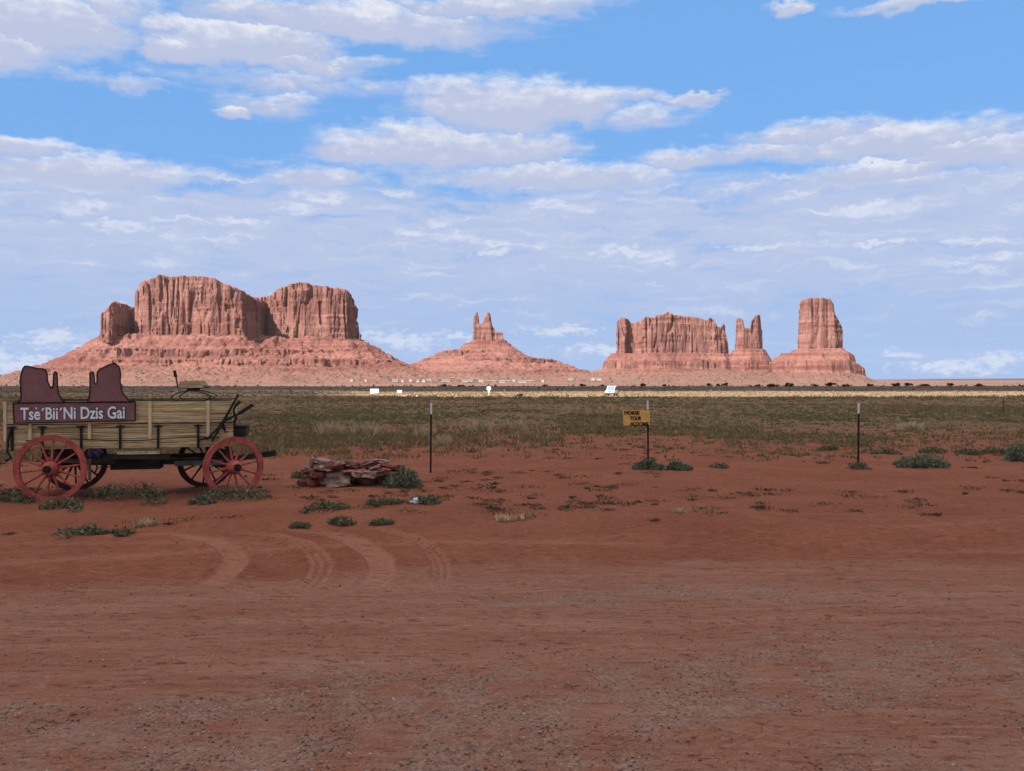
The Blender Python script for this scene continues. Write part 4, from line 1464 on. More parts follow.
# ---- the sign on its side
SY = -HB - 0.095
wsign = thing('wagon_sign', 'maroon painted name board with two butte cutouts on the wagon side', 'sign', WO, A)
ol = [(13, 403), (135.3, 401.6), (135, 420.6), (14, 423.3)]
LB = [(17, 403.2), (20, 400), (21, 396), (20.5, 388), (19.8, 382), (21, 374), (23, 368), (25, 366), (28, 366.2), (32, 367), (37, 368.5), (41, 368.5), (45, 369.2), (47, 373), (47.5, 381),
      (50, 387), (52, 388.5), (53, 386), (53.5, 374), (55, 371.5), (57, 373), (57.4, 380), (57.2, 388), (58.5, 394), (61, 399), (65, 402.8)]
RB = [(87, 402.6), (89.3, 396.3), (90, 383), (89.7, 373), (91.5, 371.6), (93.7, 372.5), (94.8, 384), (96.8, 383.5), (97, 372), (100.3, 368.7), (104.7, 367), (108, 365), (114.6, 363), (119, 366.5),
      (120.8, 374), (120, 381), (122.3, 393), (128, 399.6), (132, 402.2)]


def sign_piece(name, pts, y, t, edge):
    bm = bmesh.new()
    q = [Vector((wl(*p, SY)[0], y, wl(*p, SY)[1])) for p in pts]
    prism(bm, q, (0, t, 0))
    o = obj(name, bm, M_sign, wsign)
    bm = bmesh.new()
    n = len(q)
    for i in range(n):
        bar(bm, q[i] + Vector((0, -0.002, 0)), q[(i + 1) % n] + Vector((0, -0.002, 0)), 0.012 if not edge else 0.014, 0.016)
    obj('border', bm, M_sign_edge, o)
    return o


sign_piece('name_board', ol, SY, 0.028, True)
sign_piece('butte_cutout', LB, SY + 0.008, 0.018, False)
sign_piece('butte_cutout', RB, SY + 0.008, 0.018, False)


def text_mesh(name, body, size, mat, parent, offset, ext=0.002, shear=0.0, space=1.0):
    cu = bpy.data.curves.new(name, 'FONT')
    cu.body = body
    cu.size = size
    cu.offset = offset
    cu.extrude = ext
    cu.shear = shear
    cu.space_character = space
    cu.resolution_u = 3
    tmp = bpy.data.objects.new(name, cu)
    C.objects.link(tmp)
    bpy.context.view_layer.update()
    me = bpy.data.meshes.new_from_object(tmp.evaluated_get(bpy.context.evaluated_depsgraph_get()))
    bpy.data.objects.remove(tmp)
    me.materials.clear()
    me.materials.append(mat)
    o = bpy.data.objects.new(name, me)
    C.objects.link(o)
    o.parent = parent
    return o


def fit_text(o, xa, xb, za, zb, y, slant=0.0):
    """scale and place lettering into a local x/z rectangle facing -y"""
    co = np.array([v.co[:] for v in o.data.vertices])
    x0, x1 = co[:, 0].min(), co[:, 0].max()
    y0, y1 = co[:, 1].min(), co[:, 1].max()
    for v in o.data.vertices:
        x = xa + (v.co.x - x0) / (x1 - x0) * (xb - xa)
        z = za + (v.co.y - y0) / (y1 - y0) * (zb - za) + slant * (x - xa)
        v.co = (x, y - v.co.z, z)


xa, za = wl(20.3, 420.3, SY)
xb, zb_t = wl(124.8, 406.0, SY)
for nm, mt, of, yy, pad in (('lettering_outline', M_letter_shade, 0.04, SY - 0.004, 0.010), ('lettering', M_letter, 0.019, SY - 0.008, 0.0)):
    o = text_mesh(nm, "Tse\u00b4Bii\u00b4Ni Dzis Gai", 1.0, mt, wsign, of, 0.002)
    fit_text(o, xa - pad, xb + pad, za - pad, zb_t - 0.012 + pad, yy, 0.008)

dx_, dz_e = wl(36.4, 408.3, SY)
bm = bmesh.new()
lathe_y(bm, [(0.011, SY - 0.011), (0.013, SY - 0.010), (0.013, SY - 0.004), (0.011, SY - 0.003)], (dx_, 0, dz_e), 12)
obj('lettering', bm, M_letter, wsign)

# ------------------------------------------------------------------ fence posts
def t_post(px, py, top, label, lean=0.0):
    x, y, z = gp(px, py)
    h = (py - top) * y / F
    t = thing('fence_post', label, 'fence post', (x, y, z), 0.3, 'steel posts standing in a row')
    t.rotation_euler = (0, lean, 0.3)
    hw = min(0.24, h * 0.16)
    bm = bmesh.new()
    box(bm, (0, 0, (h - hw) / 2 - 0.05), (0.036, 0.006, h - hw + 0.1))
    box(bm, (0, 0.0185, (h - hw) / 2 - 0.05), (0.007, 0.031, h - hw + 0.1))
    for i in range(9):
        box(bm, (0, -0.007, 0.15 + i * (h - hw - 0.2) / 9), (0.018, 0.008, 0.012))
    obj('shaft', bm, M_post, t)
    bm = bmesh.new()
    box(bm, (0, 0, h - hw / 2), (0.034, 0.0075, hw))
    box(bm, (0, 0.0195, h - hw / 2), (0.008, 0.031, hw))
    obj('white_tip', bm, M_white, t)
    return t


t_post(430.5, 473, 403, 'dark steel post with white tip right of the stone pile', math.radians(0.6))
p2 = t_post(648.3, 469, 400.5, 'dark steel post carrying the ochre hand painted board', math.radians(-0.5))
t_post(858.6, 468.5, 403, 'dark steel post with white tip standing alone on the right', math.radians(0.4))
t_post(1003.5, 411, 394.5, 'small far off dark post near the right edge of the field', 0)

px_, py_, pz_ = p2.location
kk = py_ / F
hs = thing('tour_sign', 'ochre board with dark hand painted words hung on the middle post', 'sign', (px_, py_ - 0.02, pz_), 0)
zt, zb2 = CAMZ + (HY - 410) * kk - pz_, CAMZ + (HY - 425) * kk - pz_
xl, xr2 = (622.8 - 648.3) * kk, (649.5 - 648.3) * kk
bm = bmesh.new()
prism(bm, [(xl + 0.01, -0.03, zb2 - 0.006), (xr2, -0.03, zb2 + 0.012), (xr2 + 0.004, -0.03, zt - 0.004), (xl, -0.03, zt)], (0, 0.012, 0))
obj('board', bm, M_yellow, hs)
for i, (wd, a0, a1) in enumerate((('HORSE', 0.04, 0.62), ('TOUR', 0.26, 0.68), ('ALDOME', 0.25, 0.95))):
    o = text_mesh('lettering', wd, 1.0, M_handpaint, hs, 0.045, 0.002, 0.1)
    hgt = (zt - zb2)
    z1_ = zt - hgt * (0.0 + 0.33 * i) - 0.008 - 0.012 * i
    fit_text(o, xl + (xr2 - xl) * a0, xl + (xr2 - xl) * a1, z1_ - hgt * 0.27, z1_, -0.034, -0.03)
bm = bmesh.new()
tube(bm, [(-0.03, -0.02, zt + 0.005), (0.03, -0.02, zt + 0.008), (0.08, -0.02, zt + 0.002)], 0.006, 6)
obj('wire_tie', bm, M_iron, hs)

# ------------------------------------------------------------------ stone pile
def slab_mesh(seed, pale):
    r = random.Random(seed)
    bm = bmesh.new()
    n = r.randint(6, 9)
    pts = []
    for i in range(n):
        a = 2 * math.pi * i / n + r.uniform(-0.25, 0.25)
        rr = r.uniform(0.75, 1.05)
        pts.append((math.cos(a) * rr * 0.5, math.sin(a) * rr * 0.5, -0.5))
    prism(bm, pts, (0, 0, 1))
    bmesh.ops.bevel(bm, geom=list(bm.edges), offset=0.07, segments=2, affect='EDGES')
    bmesh.ops.triangulate(bm, faces=bm.faces)
    bmesh.ops.subdivide_edges(bm, edges=bm.edges, cuts=1)
    for v in bm.verts:
        c = v.co
        nz = float(fbm(c.x * 3 + seed, c.y * 3, c.z * 2, 3))
        v.co += Vector((c.x, c.y, c.z * 0.6)) * nz * 0.35
    me = bpy.data.meshes.new('stone')
    bm.to_mesh(me)
    bm.free()
    me.materials.append(M_slab_pale if pale else M_slab_red)
    return me


SLABM = {False: [slab_mesh(i, False) for i in range(5)], True: [slab_mesh(i + 20, True) for i in range(5)]}
# (px, py centre, width px, height px, pale, tilt degrees, depth offset m)
STONES = [
    (312, 481, 16, 9, 0, -4, 0), (305, 472, 12, 8, 0, 10, .05), (328, 481, 24, 9, 1, 3, -.05), (338, 483, 30, 9, 1, -5, -.12), (352, 482, 22, 8, 0, 4, .1),
    (318, 474, 20, 8, 0, -6, .0), (333, 474, 26, 8, 1, -8, .02), (350, 475, 22, 7, 0, 4, .1), (366, 481, 26, 9, 0, 2, .05), (384, 481, 26, 9, 0, -3, .1),
    (358, 474, 16, 9, 1, 10, -.05), (373, 473, 24, 9, 1, -3, -.05), (390, 474, 24, 9, 0, 5, .12), (311, 463, 6, 17, 1, 12, .05), (316, 466, 8, 15, 0, 18, .1),
    (322, 466, 22, 7, 1, -3, .05), (324, 461, 20, 5, 1, 8, .08), (338, 467, 24, 6, 0, 5, .1), (346, 462, 28, 4, 0, 10, .16), (354, 467, 22, 6, 0, -4, .15),
    (368, 466, 22, 6, 0, 2, .15), (377, 466, 14, 7, 1, 6, .1), (388, 466, 26, 7, 0, 9, .18), (380, 461, 26, 4, 1, 6, .22), (398, 468, 16, 7, 0, -8, .25), (371, 462, 18, 4, 0, -4, .2),
    (400, 480, 20, 9, 0, 3, .2), (344, 478, 20, 6, 1, 6, .0), (321, 478, 16, 6, 0, -3, -.05),
]
for _i in range(26):
    _px = random.uniform(299, 402)
    _py = random.uniform(463, 484) if 306 < _px < 392 else random.uniform(474, 485)
    STONES.append((_px, _py, random.uniform(9, 19), random.uniform(4, 7), int(random.random() < 0.35), random.uniform(-22, 22), random.uniform(-0.08, 0.12)))
PB = gp(345, 486.5)
spec_lab = {13: 'pale thin stone stood on end at the left of the stone pile', 14: 'reddish thin stone leaning upright at the left of the stone pile', 3: 'largest pale slab at the foot of the stone pile',
            0: 'small red stone at the lower left end of the stone pile'}
for i, (px, py, w, h, pale, tilt, dz_) in enumerate(STONES):
    me = SLABM[bool(pale)][i % 5]
    o = bpy.data.objects.new('stone', me)
    C.objects.link(o)
    d = PB[1] + dz_ * 1.6 + 0.12 + random.uniform(-0.06, 0.06)
    k = d / F
    o.location = ((px - CX) * k, d, CAMZ + (HY - py) * k)
    o.scale = (w * k * random.uniform(0.88, 1.05), random.uniform(0.3, 0.45), h * k * random.uniform(0.55, 0.8))
    o.rotation_euler = (random.uniform(-0.08, 0.08), math.radians(tilt + random.uniform(-5, 5)), random.uniform(-0.3, 0.3))
    lab = spec_lab.get(i) or ('pale pinkish flat stone stacked in the pile right of the wagon' if pale else 'dark red flat stone stacked in the pile right of the wagon')
    tag(o, lab, 'stone', 'stones of the rubble pile')

# litter beside a weed
x, y, z = gp(416.5, 503.5)
bm = bmesh.new()
bmesh.ops.create_icosphere(bm, subdivisions=4, radius=1)
for v in bm.verts:
    n = float(fbm(v.co.x * 1.6 + 4, v.co.y * 1.6, v.co.z * 1.6, 2, 0.5))
    v.co *= 1 + 0.9 * n
for v in bm.verts:
    v.co = Vector((v.co.x * 0.085, v.co.y * 0.07, max(v.co.z * 0.055, -0.012)))
o = obj('plastic_litter', bm, M_litter)
o.location = (x, y, z + 0.02)
tag(o, 'crumpled white plastic litter on the red soil beside a low weed', 'litter')

# ------------------------------------------------------------------ plants that stand apart
PLANTS = [
    (402, 487, 36, 19, 'rounded green bush at the right end of the stone pile', 'bush'),
    (648, 469, 32, 9, 'low green bush around the foot of the board post', 'bush'),
    (679, 470, 25, 9, 'low green bush just right of the board post', 'bush'),
    (719, 468, 20, 5, 'small flat green weed right of the board post bushes', 'weed'),
    (859, 469, 20, 7, 'small green clump at the foot of the lone right post', 'weed'),
    (922, 467, 56, 12, 'wide spreading green bush right of the lone post', 'bush'),
    (1018, 461, 26, 16, 'green bush cut by the right edge of the photo', 'bush'),
    (882, 454, 40, 6, 'low green strip of weed behind the lone right post', 'weed'),
    (934, 453, 32, 6, 'flat green weed behind the wide spreading bush', 'weed'),
    (968, 454, 26, 5, 'flat green weed between the wide bush and the right edge', 'weed'),
    (996, 453, 30, 6, 'low green weed beside the bush at the right edge', 'weed'),
    (828, 450, 18, 6, 'small green weed up left of the lone right post', 'weed'),
    (12, 501, 62, 13, 'dark green weed under the rear end of the wagon', 'weed'),
    (62, 509, 46, 12, 'leafy green weed in front of the rear wagon wheel', 'weed'),
    (126, 500, 100, 17, 'long dark green weed bed under the middle of the wagon', 'weed'),
    (232, 500, 72, 16, 'grey green weed at the bottom of the front wagon wheel', 'weed'),
    (202, 504, 30, 8, 'bright green weed left of the front wagon wheel', 'weed'),
    (82, 536, 62, 9, 'flat green weed on bare soil nearest the track, below the wagon', 'weed'),
    (118, 535, 26, 4, 'thin green weed beside the flat weed below the wagon', 'weed'),
    (300, 527, 22, 4, 'small low weed on the soil left of the pair below the stone pile', 'weed'),
    (340, 524, 28, 6, 'spiky low weed on the soil straight below the stone pile', 'weed'),
    (328, 509, 46, 7, 'low sprawling weed just below the stone pile', 'weed'),
    (385, 504, 40, 5, 'low sprawling weed left of the white litter', 'weed'),
    (424, 503, 30, 9, 'spiky green weed beside the white litter', 'weed'),
    (381, 524, 24, 4, 'thin sparse weed below the white litter', 'weed'),
    (300, 478, 18, 8, 'small green weed at the left foot of the stone pile', 'weed'),
    (145, 525, 26, 6, 'pale dry straw tuft on the soil below the wagon', 'tuft'),
    (514, 519, 40, 5, 'pale dry straw tuft lying on bare soil near the middle', 'tuft'),
    (690, 512, 52, 4, 'pale dry straw tuft lying on bare soil below the board post', 'tuft'),
    (330, 436, 24, 13, 'pale dry grass tuft in the field above the stone pile, left one', 'tuft'),
    (366, 436, 24, 13, 'pale dry grass tuft in the field above the stone pile, right one', 'tuft'),
    (424, 438, 16, 11, 'pale dry grass tuft in the field left of the first post', 'tuft'),
    (480, 432, 22, 11, 'pale dry grass tuft in the field right of the first post', 'tuft'),
    (512, 430, 22, 9, 'pale dry grass tuft in the middle of the field', 'tuft'),
    (912, 431, 26, 8, 'pale dry grass tuft in the field right of the lone post', 'tuft'),
    (442, 445, 14, 9, 'thin dry grass tuft just right of the first post', 'tuft'),
]
for p in PLANTS:
    plant_at(*p)


def ground_weeds():
    """scattered flat weeds and twigs nobody could count"""
    n = 900
    x, y, z = screen_scatter(n, 447, 536)
    py = HY + (CAMZ - z) / y * F
    cl = fbm(x * 0.35, y * 0.5, 71.0, 3)
    keep = (rng.uniform(0, 1, n) < sstep(-0.05, 0.3, cl) * (0.9 - 0.7 * sstep(490, 530, py)))
    x, y, z = x[keep], y[keep], z[keep]
    k = len(x)
    m_ = 60
    w = rng.uniform(0.05, 0.30, k)
    ux = rng.normal(0, 0.42, (k, m_)) * w[:, None]
    uy = rng.normal(0, 0.3, (k, m_)) * w[:, None]
    c = np.stack([x[:, None] + ux, y[:, None] + uy, z[:, None] + rng.uniform(0, 0.03, (k, m_)) * (0.4 + w[:, None] * 3)], -1).reshape(-1, 3)
    N_ = len(c)
    d = rng.normal(0, 1, (N_, 3)); d[:, 2] = np.abs(d[:, 2]) * 0.6
    d /= np.linalg.norm(d, axis=1)[:, None]
    s = np.cross(d, rng.normal(0, 1, (N_, 3))); s /= np.linalg.norm(s, axis=1)[:, None]
    L = 0.032 * rng.uniform(0.6, 1.6, N_)[:, None]
    v = np.concatenate([c - s * L * 0.2, c + s * L * 0.2, c + d * L], 0)
    f = np.stack([np.arange(N_), np.arange(N_) + N_, np.arange(N_) + 2 * N_], 1)
    t = np.array([[0.05, 0.045, 0.026]]) * (1 - 0) + rng.uniform(0, 1, (N_, 1)) * np.array([[0.09, 0.065, 0.035]])
    o = mesh_np('ground_weeds', v, f, M_grass, None, False, {'tint': np.concatenate([t, t, t], 0)})
    o['kind'] = 'stuff'


ground_weeds()

# ------------------------------------------------------------------ far field: road signs, car, trees, village
def far_pt(px, d):
    x = (px - CX) / F * d
    return x, d, float(ground_z(x, d))


def z_at(py, d):
    return CAMZ + (HY - py) / F * d


def board_sign(px, pyc, wpx, hpx, d, label, nposts=2):
    x, y, z = far_pt(px, d)
    k = d / F
    t = thing('roadside_board', label, 'road sign', (x, y, z), 0)
    zc = z_at(pyc, d) - z
    bm = bmesh.new()
    box(bm, (0, 0, zc), (wpx * k, 0.05, hpx * k), None, 0.015)
    obj('panel', bm, M_white, t)
    for s_ in ((-0.35, 0.35) if nposts == 2 else (0,)):
        bm = bmesh.new()
        box(bm, (s_ * wpx * k, 0.06, zc / 2 + hpx * k * 0.2), (0.08, 0.06, zc + hpx * k * 0.4))
        obj('post', bm, M_wood_grey, t)
    return t


board_sign(374.5, 391.2, 8.6, 4.8, 205, 'larger white rectangular board beyond the field, left of the small one')
board_sign(399.5, 391.6, 5, 2.8, 215, 'small white rectangular board right of the larger one beyond the field')
board_sign(417, 396, 3.2, 1.8, 160, 'tiny low white board at the far edge of the dark field', 1)
x, y, z = far_pt(488.8, 172)
t = thing('round_road_sign', 'round white road sign on a thin post beyond the field', 'road sign', (x, y, z), 0)
zc = z_at(388.4, 172) - z
bm = bmesh.new()
lathe_y(bm, [(0.40, -0.02), (0.44, -0.02), (0.44, 0.02), (0.40, 0.02)], (0, 0, zc), 20)
obj('disc', bm, M_white, t)
bm = bmesh.new()
box(bm, (0, 0.05, zc / 2), (0.09, 0.06, zc))
obj('post', bm, M_white, t)
bm = bmesh.new()
box(bm, (0, -0.01, zc - 0.62), (0.34, 0.03, 0.3), None, 0.02)
obj('plate', bm, M_white, t)

# white off-road car seen from the front quarter
x, y, z = far_pt(611.5, 166)
car = thing('parked_car', 'white car with blue tinted windscreen parked at the field\'s far edge', 'car', (x, y, z), math.radians(-90 - 16))
bm = bmesh.new()
prism(bm, [(2.1, -0.86, 0.42), (2.14, -0.86, 0.72), (2.02, -0.86, 0.98), (0.95, -0.86, 1.10), (-2.05, -0.86, 1.12), (-2.12, -0.86, 0.45)], (0, 1.72, 0))
bmesh.ops.bevel(bm, geom=list(bm.edges), offset=0.05, segments=2, affect='EDGES')
obj('body', bm, M_carpaint, car)
bm = bmesh.new()
prism(bm, [(0.95, -0.76, 1.08), (0.28, -0.68, 1.84), (-1.95, -0.68, 1.86), (-2.05, -0.76, 1.10)], (0, 1.44, 0))
obj('cabin', bm, M_carpaint, car)
bm = bmesh.new()
prism(bm, [(0.955, -0.66, 1.13), (0.955, 0.66, 1.13), (0.345, 0.6, 1.81), (0.345, -0.6, 1.81)], (0.02, 0, 0.018))
obj('windscreen', bm, M_glass, car)
for sy in (-1, 1):
    bm = bmesh.new()
    prism(bm, [(0.72, sy * 0.765, 1.15), (0.22, sy * 0.765, 1.74), (-0.55, sy * 0.765, 1.74), (-0.55, sy * 0.765, 1.15)], (0, sy * 0.012, 0))
    prism(bm, [(-0.65, sy * 0.765, 1.15), (-0.65, sy * 0.765, 1.74), (-1.75, sy * 0.765, 1.72), (-1.85, sy * 0.765, 1.15)], (0, sy * 0.012, 0))
    obj('side_window', bm, M_glass, car)
    bm = bmesh.new()
    lathe_y(bm, [(0.09, -0.03), (0.12, -0.03), (0.12, 0.03), (0.09, 0.03)], (0, 0, 0), 14)
    hl = obj('headlight', bm, M_lens, car)
    hl.location = (2.1, sy * 0.62, 0.82)
    hl.rotation_euler = (0, 0, math.pi / 2)
    for xw in (1.32, -1.3):
        bm = bmesh.new()
        lathe_y(bm, [(0.2, -0.11), (0.33, -0.11), (0.36, -0.08), (0.36, 0.08), (0.33, 0.11), (0.2, 0.11)], (0, 0, 0), 20)
        wh = obj('wheel', bm, M_tyre, car)
        wh.location = (xw, sy * 0.78, 0.36)
        bm = bmesh.new()
        lathe_y(bm, [(0.05, sy * 0.125), (0.2, sy * 0.118), (0.2, sy * 0.08), (0.05, sy * 0.08)], (0, 0, 0), 14)
        obj('rim', bm, M_wood_grey, wh)
bm = bmesh.new()
box(bm, (2.1, 0, 0.52), (0.16, 1.7, 0.16), None, 0.03)
obj('bumper', bm, M_tyre, car)
bm = bmesh.new()
box(bm, (2.1, 0, 0.82), (0.05, 0.9, 0.2), None, 0.02)
obj('grille', bm, M_iron, car)


# dark junipers along the shaded band
def juniper_mesh(seed):
    r = np.random.default_rng(seed)
    n = 900
    nl = 8
    lc = np.stack([r.uniform(-0.6, 0.6, nl), r.uniform(-0.6, 0.6, nl), r.uniform(0.25, 0.85, nl)], 1)
    li = r.integers(0, nl, n)
    d = r.normal(0, 1, (n, 3)); d /= np.linalg.norm(d, axis=1)[:, None]
    c = lc[li] + d * (r.uniform(0, 1, n) ** 0.4 * 0.34)[:, None] * np.array([1, 1, 0.7])
    c[:, 2] = np.clip(c[:, 2], 0.04, 1.05)
    a = r.normal(0, 1, (n, 3)); b2 = r.normal(0, 1, (n, 3))
    a /= np.linalg.norm(a, axis=1)[:, None]; b2 /= np.linalg.norm(b2, axis=1)[:, None]
    v = np.concatenate([c, c + a * 0.15, c + b2 * 0.15], 0)
    f = np.stack([np.arange(n), np.arange(n) + n, np.arange(n) + 2 * n], 1)
    t = np.clip(0.5 + r.normal(0, 0.3, n), 0, 1)
    o = mesh_np('crown', v, f, M_juniper, None, False, {'tint': np.repeat(np.concatenate([t, t, t])[:, None], 3, 1)})
    me = o.data
    bpy.data.objects.remove(o)
    return me


JM = [juniper_mesh(100 + i) for i in range(4)]
bm = bmesh.new()
tube(bm, [(0, 0, -0.1), (0.03, 0.02, 0.25), (-0.02, 0, 0.6)], [0.07, 0.055, 0.03], 7)
tube(bm, [(0.03, 0.02, 0.2), (0.25, 0.1, 0.5)], [0.04, 0.02], 6)
tube(bm, [(0.03, 0.02, 0.25), (-0.25, -0.1, 0.55)], [0.04, 0.02], 6)
tr0 = obj('trunk', bm, M_bark)
TRM = tr0.data
bpy.data.objects.remove(tr0)


def juniper(i, px, pyb, wpx, hpx, d, label, group='dark junipers along the shaded strip'):
    x = (px - CX) / F * d
    k = d / F
    t = thing('juniper_tree', label, 'tree', (x, d, z_at(pyb, d)), i * 1.3, group)
    t.scale = (wpx * k / 1.7, wpx * k / 1.7, hpx * k)
    for nm, me in (('crown', JM[i % 4]), ('trunk', TRM)):
        o = bpy.data.objects.new(nm, me)
        C.objects.link(o)
        o.parent = t


# ground height is used for the foot, so the crowns sit in the shaded strip
def foot(px, d):
    x = (px - CX) / F * d
    return HY + (CAMZ - float(ground_z(x, d))) / d * F


JUN = [(519, 9, 6, 158, 'dark rounded juniper at the far edge of the field, nearest of the row'),
       (643, 7, 6, 390, 'single dark juniper right of the white car'), (709, 6, 5, 395, 'leftmost of three dark junipers above the board post'),
       (718, 6, 4.5, 400, 'middle one of three dark junipers above the board post'), (725, 7, 5.5, 395, 'rightmost of three dark junipers above the board post'),
       (771, 15, 6.5, 370, 'widest dark juniper under the twin pinnacles'), (790, 11, 6, 380, 'dark juniper under the gap right of the twin pinnacles'),
       (758, 7, 4, 390, 'small dark juniper left of the widest one'), (830, 14, 6, 385, 'broad dark juniper under the square topped tower'),
       (845, 9, 5, 380, 'dark juniper touching the broad one under the square topped tower'), (815, 8, 4, 390, 'small dark juniper left of the broad one under the square tower'),
       (896, 12, 5.5, 395, 'leftmost dark juniper on the open right side of the plain'), (909, 10, 5, 400, 'second dark juniper on the open right side of the plain'),
       (924, 11, 5, 395, 'third dark juniper on the open right side of the plain'), (950, 9, 5, 400, 'fourth dark juniper on the open right side of the plain'),
       (979, 10, 4.5, 395, 'rightmost dark juniper on the plain'), (583, 9, 4, 390, 'dark juniper left of the white car'), (603, 6, 3.5, 400, 'small dark juniper just above the white car'),
       (664, 5, 3.5, 400, 'small dark juniper above the board post'), (870, 9, 4.5, 395, 'dark juniper below the right foot of the square tower'),
       (444, 8, 4, 380, 'dark juniper below the left foot of the spire butte'), (462, 9, 4, 385, 'dark juniper left of the round road sign'),
       (545, 7, 3.5, 390, 'dark juniper below the right foot of the spire butte')]
for i, (px, w, h, d, lab) in enumerate(JUN):
    juniper(i, px, foot(px, d) + 0.5, w * 0.85, h * 0.68, d, lab)


def blobs(name, pts, size, tint, mat):
    """many small low shrubs as faceted clumps, one mesh"""
    base = np.array([[1, 0, 0], [-.5, .87, 0], [-.5, -.87, 0], [.3, .2, .8], [-.4, .1, .7], [0, -.45, .75], [0, 0, 1.0]])
    tri = np.array([[0, 1, 3], [1, 4, 3], [1, 2, 4], [2, 5, 4], [2, 0, 5], [0, 3, 5], [3, 4, 6], [4, 5, 6], [5, 3, 6]])
    k = len(pts)
    v = base[None] * rng.uniform(0.6, 1.3, (k, 7, 1)) * size[:, None, None]
    a = rng.uniform(0, 6.28, k); c_, s_ = np.cos(a)[:, None], np.sin(a)[:, None]
    v = np.stack([v[..., 0] * c_ - v[..., 1] * s_, v[..., 0] * s_ + v[..., 1] * c_, v[..., 2]], -1) + pts[:, None, :]
    f = (tri[None] + (np.arange(k) * 7)[:, None, None]).reshape(-1, 3)
    o = mesh_np(name, v.reshape(-1, 3), f, mat, None, False, {'tint': np.repeat(tint, 7, 0)})
    o['kind'] = 'stuff'


# scrub over the aprons and the plain
pts, sz = [], []
for key, D, xr, yr, n in ((D1, D1, (30, 480), (-190, -50), 3200), (D2, D2, (380, 600), (-150, -40), 1600), ('stage', D3, (560, 760), (-120, -30), 2000), ('twin', D3, (720, 790), (-55, -28), 300), ('castle', D3, (740, 880), (-90, -38), 1000)):
    xs, yv, h_ = HF[key]
    px = rng.uniform(*xr, n); dp = rng.uniform(*yr, n)
    i = np.clip(((px - xs[0]) / (xs[1] - xs[0])).round().astype(int), 0, len(xs) - 1)
    j = np.clip(((dp - yv[0]) / (yv[1] - yv[0])).round().astype(int), 0, len(yv) - 1)
    hh = h_[i, j]
    ok = (hh > -6) & (hh < 14)
    k = D / F
    pts.append(np.stack([(px - CX) * k, D + dp * k, CAMZ + hh * k], 1)[ok])
    sz.append(rng.gamma(2.0, 0.26, ok.sum()).clip(0.2, 1.5) * k)
y = rng.uniform(420, 2600, 900)
x = rng.uniform(-0.62, 0.62, 900) * y
pts.append(np.stack([x, y, np.interp(y, _PD, _PZ)], 1))
sz.append(rng.uniform(0.3, 0.9, 900) * y / F)
y = rng.uniform(235, 430, 3200)
x = rng.uniform(-0.62, 0.62, 3200) * y
pts.append(np.stack([x, y, np.interp(y, _PD, _PZ)], 1))
sz.append(rng.gamma(2.0, 0.35, 3200).clip(0.25, 2.2) * y / F)
pts = np.concatenate(pts); sz = np.concatenate(sz)
tn = np.array([[0.06, 0.05, 0.036]]) + rng.uniform(0, 1, (len(pts), 1)) * np.array([[0.09, 0.075, 0.05]])
blobs('scrub', pts, sz, tn, M_grass)


# village: small pale houses at the foot of the spire butte
def house_mesh(roof):
    bm = bmesh.new()
    if not roof:
        box(bm, (0, 0, 0.5), (1, 1, 1))
    else:
        prism(bm, [(-0.54, -0.56, 1.0), (0.54, -0.56, 1.0), (0.54, 0, 1.42), (-0.54, 0, 1.42)], (0, 0.001, 0)) if False else None
        a = [bm.verts.new(p) for p in ((-0.54, -0.56, 1.001), (-0.54, 0.56, 1.001), (-0.54, 0, 1.45))]
        b2 = [bm.verts.new((-p.co.x, p.co.y, p.co.z)) for p in a]
        bm.faces.new(a); bm.faces.new(b2[::-1])
        for i in range(3):
            bm.faces.new((a[i], b2[i], b2[(i + 1) % 3], a[(i + 1) % 3]))
        bmesh.ops.recalc_face_normals(bm, faces=bm.faces)
    me = bpy.data.meshes.new('roof' if roof else 'wall')
    bm.to_mesh(me)
    bm.free()
    return me


def apron(key, D, px, py):
    """first point of the ground or the apron that stands at a bearing and height angle"""
    xs, yv, h_ = HF[key]
    for dp in np.arange(yv[0], 0, 0.5):
        f_ = 1 + dp / F
        i = int(np.clip(round((CX + (px - CX) * f_ - xs[0]) / (xs[1] - xs[0])), 0, len(xs) - 1))
        j = int(np.clip(round((dp - yv[0]) / (yv[1] - yv[0])), 0, len(yv) - 1))
        d = D * f_
        z = max(CAMZ + h_[i, j] * D / F, float(np.interp(d, _PD, _PZ)))
        if HY + (CAMZ - z) / d * F <= py:
            return (px - CX) / F * d, d, z
    return (px - CX) / F * 2600, 2600 + 0.01 * d, float(np.interp(2600, _PD, _PZ))


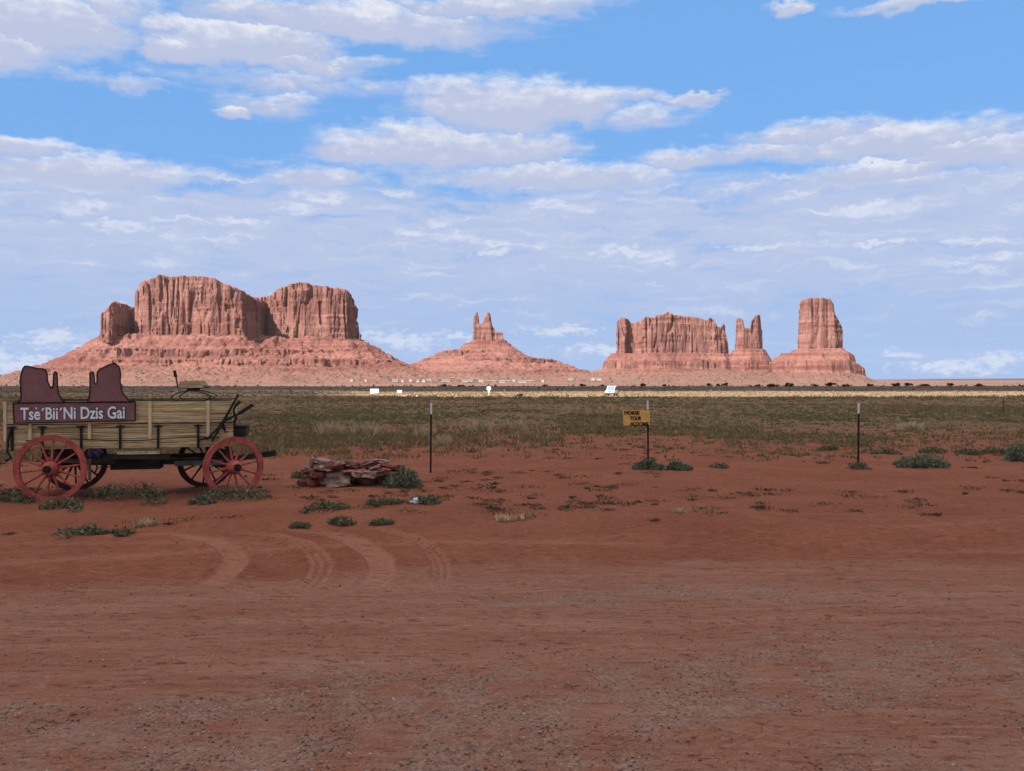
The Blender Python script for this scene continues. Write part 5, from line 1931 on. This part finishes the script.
hw_me, ht_me, hr_me = house_mesh(False), house_mesh(False), house_mesh(True)
hw_me.materials.append(M_house); ht_me.materials.append(M_house_tan); hr_me.materials.append(M_roof)
HOUSES = [(395, 381.2, 5, 0), (403, 381.2, 2.5, 0), (411, 381, 3, 0), (418, 381.5, 3, 0), (424, 381.3, 3.5, 0), (429, 380.8, 5, 0), (440, 380, 6, 1), (446, 382.6, 8, 0), (452, 379.5, 5, 1), (459, 380.2, 6, 1),
          (467, 382.6, 11, 0), (474, 380.4, 7, 1), (481, 382, 5, 0), (488, 380.2, 7, 1), (494, 381.3, 6, 1), (502, 381.6, 5, 0), (508, 380.6, 5, 1), (514, 380.8, 3, 0), (522, 378.4, 8, 0), (530, 381, 6, 1),
          (543, 381.8, 2.5, 0), (571, 379.4, 4.5, 0), (593, 379.6, 3.5, 0), (599, 379.8, 5, 0), (352, 380.8, 3, 0), (366, 381, 2.5, 0)]
for i, (px, py, w, tan) in enumerate(HOUSES):
    x, d, zz_ = min((apron(key, D, px, min(py + 0.8, 382.2)) for key, D in ((D1, D1), (D2, D2), ('stage', D3)) if HF[key][0][0] + 10 < px < HF[key][0][-1] - 10), key=lambda q: q[1])
    k = d / F
    lab = 'tan low house in the far village below the spire butte' if tan else 'pale white house in the far village below the spire butte'
    if i == 10:
        lab = 'longest white house in the far village below the spires'
    if px > 560:
        lab = 'pale white building on the slope left of the fluted butte'
    if px < 380:
        lab = 'tiny white house furthest left, apart from the far village'
    t = thing('village_house', lab, 'house', (x, d, zz_ - 0.5), random.uniform(-0.3, 0.3), 'houses of the far village')
    t.scale = (w * k, 8.0, 2.1 * k)
    for nm, me in (('wall', ht_me if tan else hw_me), ('roof', hr_me)):
        o = bpy.data.objects.new(nm, me)
        C.objects.link(o)
        o.parent = t

# ------------------------------------------------------------------ the air
hm = bpy.data.materials.new('haze')
hm.use_nodes = True
hn = hm.node_tree
hn.nodes.clear()
pv = hn.nodes.new('ShaderNodeVolumePrincipled')
pv.inputs['Color'].default_value = (0.86, 0.9, 1.0, 1)
pv.inputs['Density'].default_value = 0.000007
pv.inputs['Anisotropy'].default_value = 0.0
ho = hn.nodes.new('ShaderNodeOutputMaterial')
hn.links.new(pv.outputs[0], ho.inputs['Volume'])
bm = bmesh.new()
box(bm, (0, 8000, 250), (60000, 19000, 640))
haze = obj('haze', bm, hm)
haze['kind'] = 'stuff'
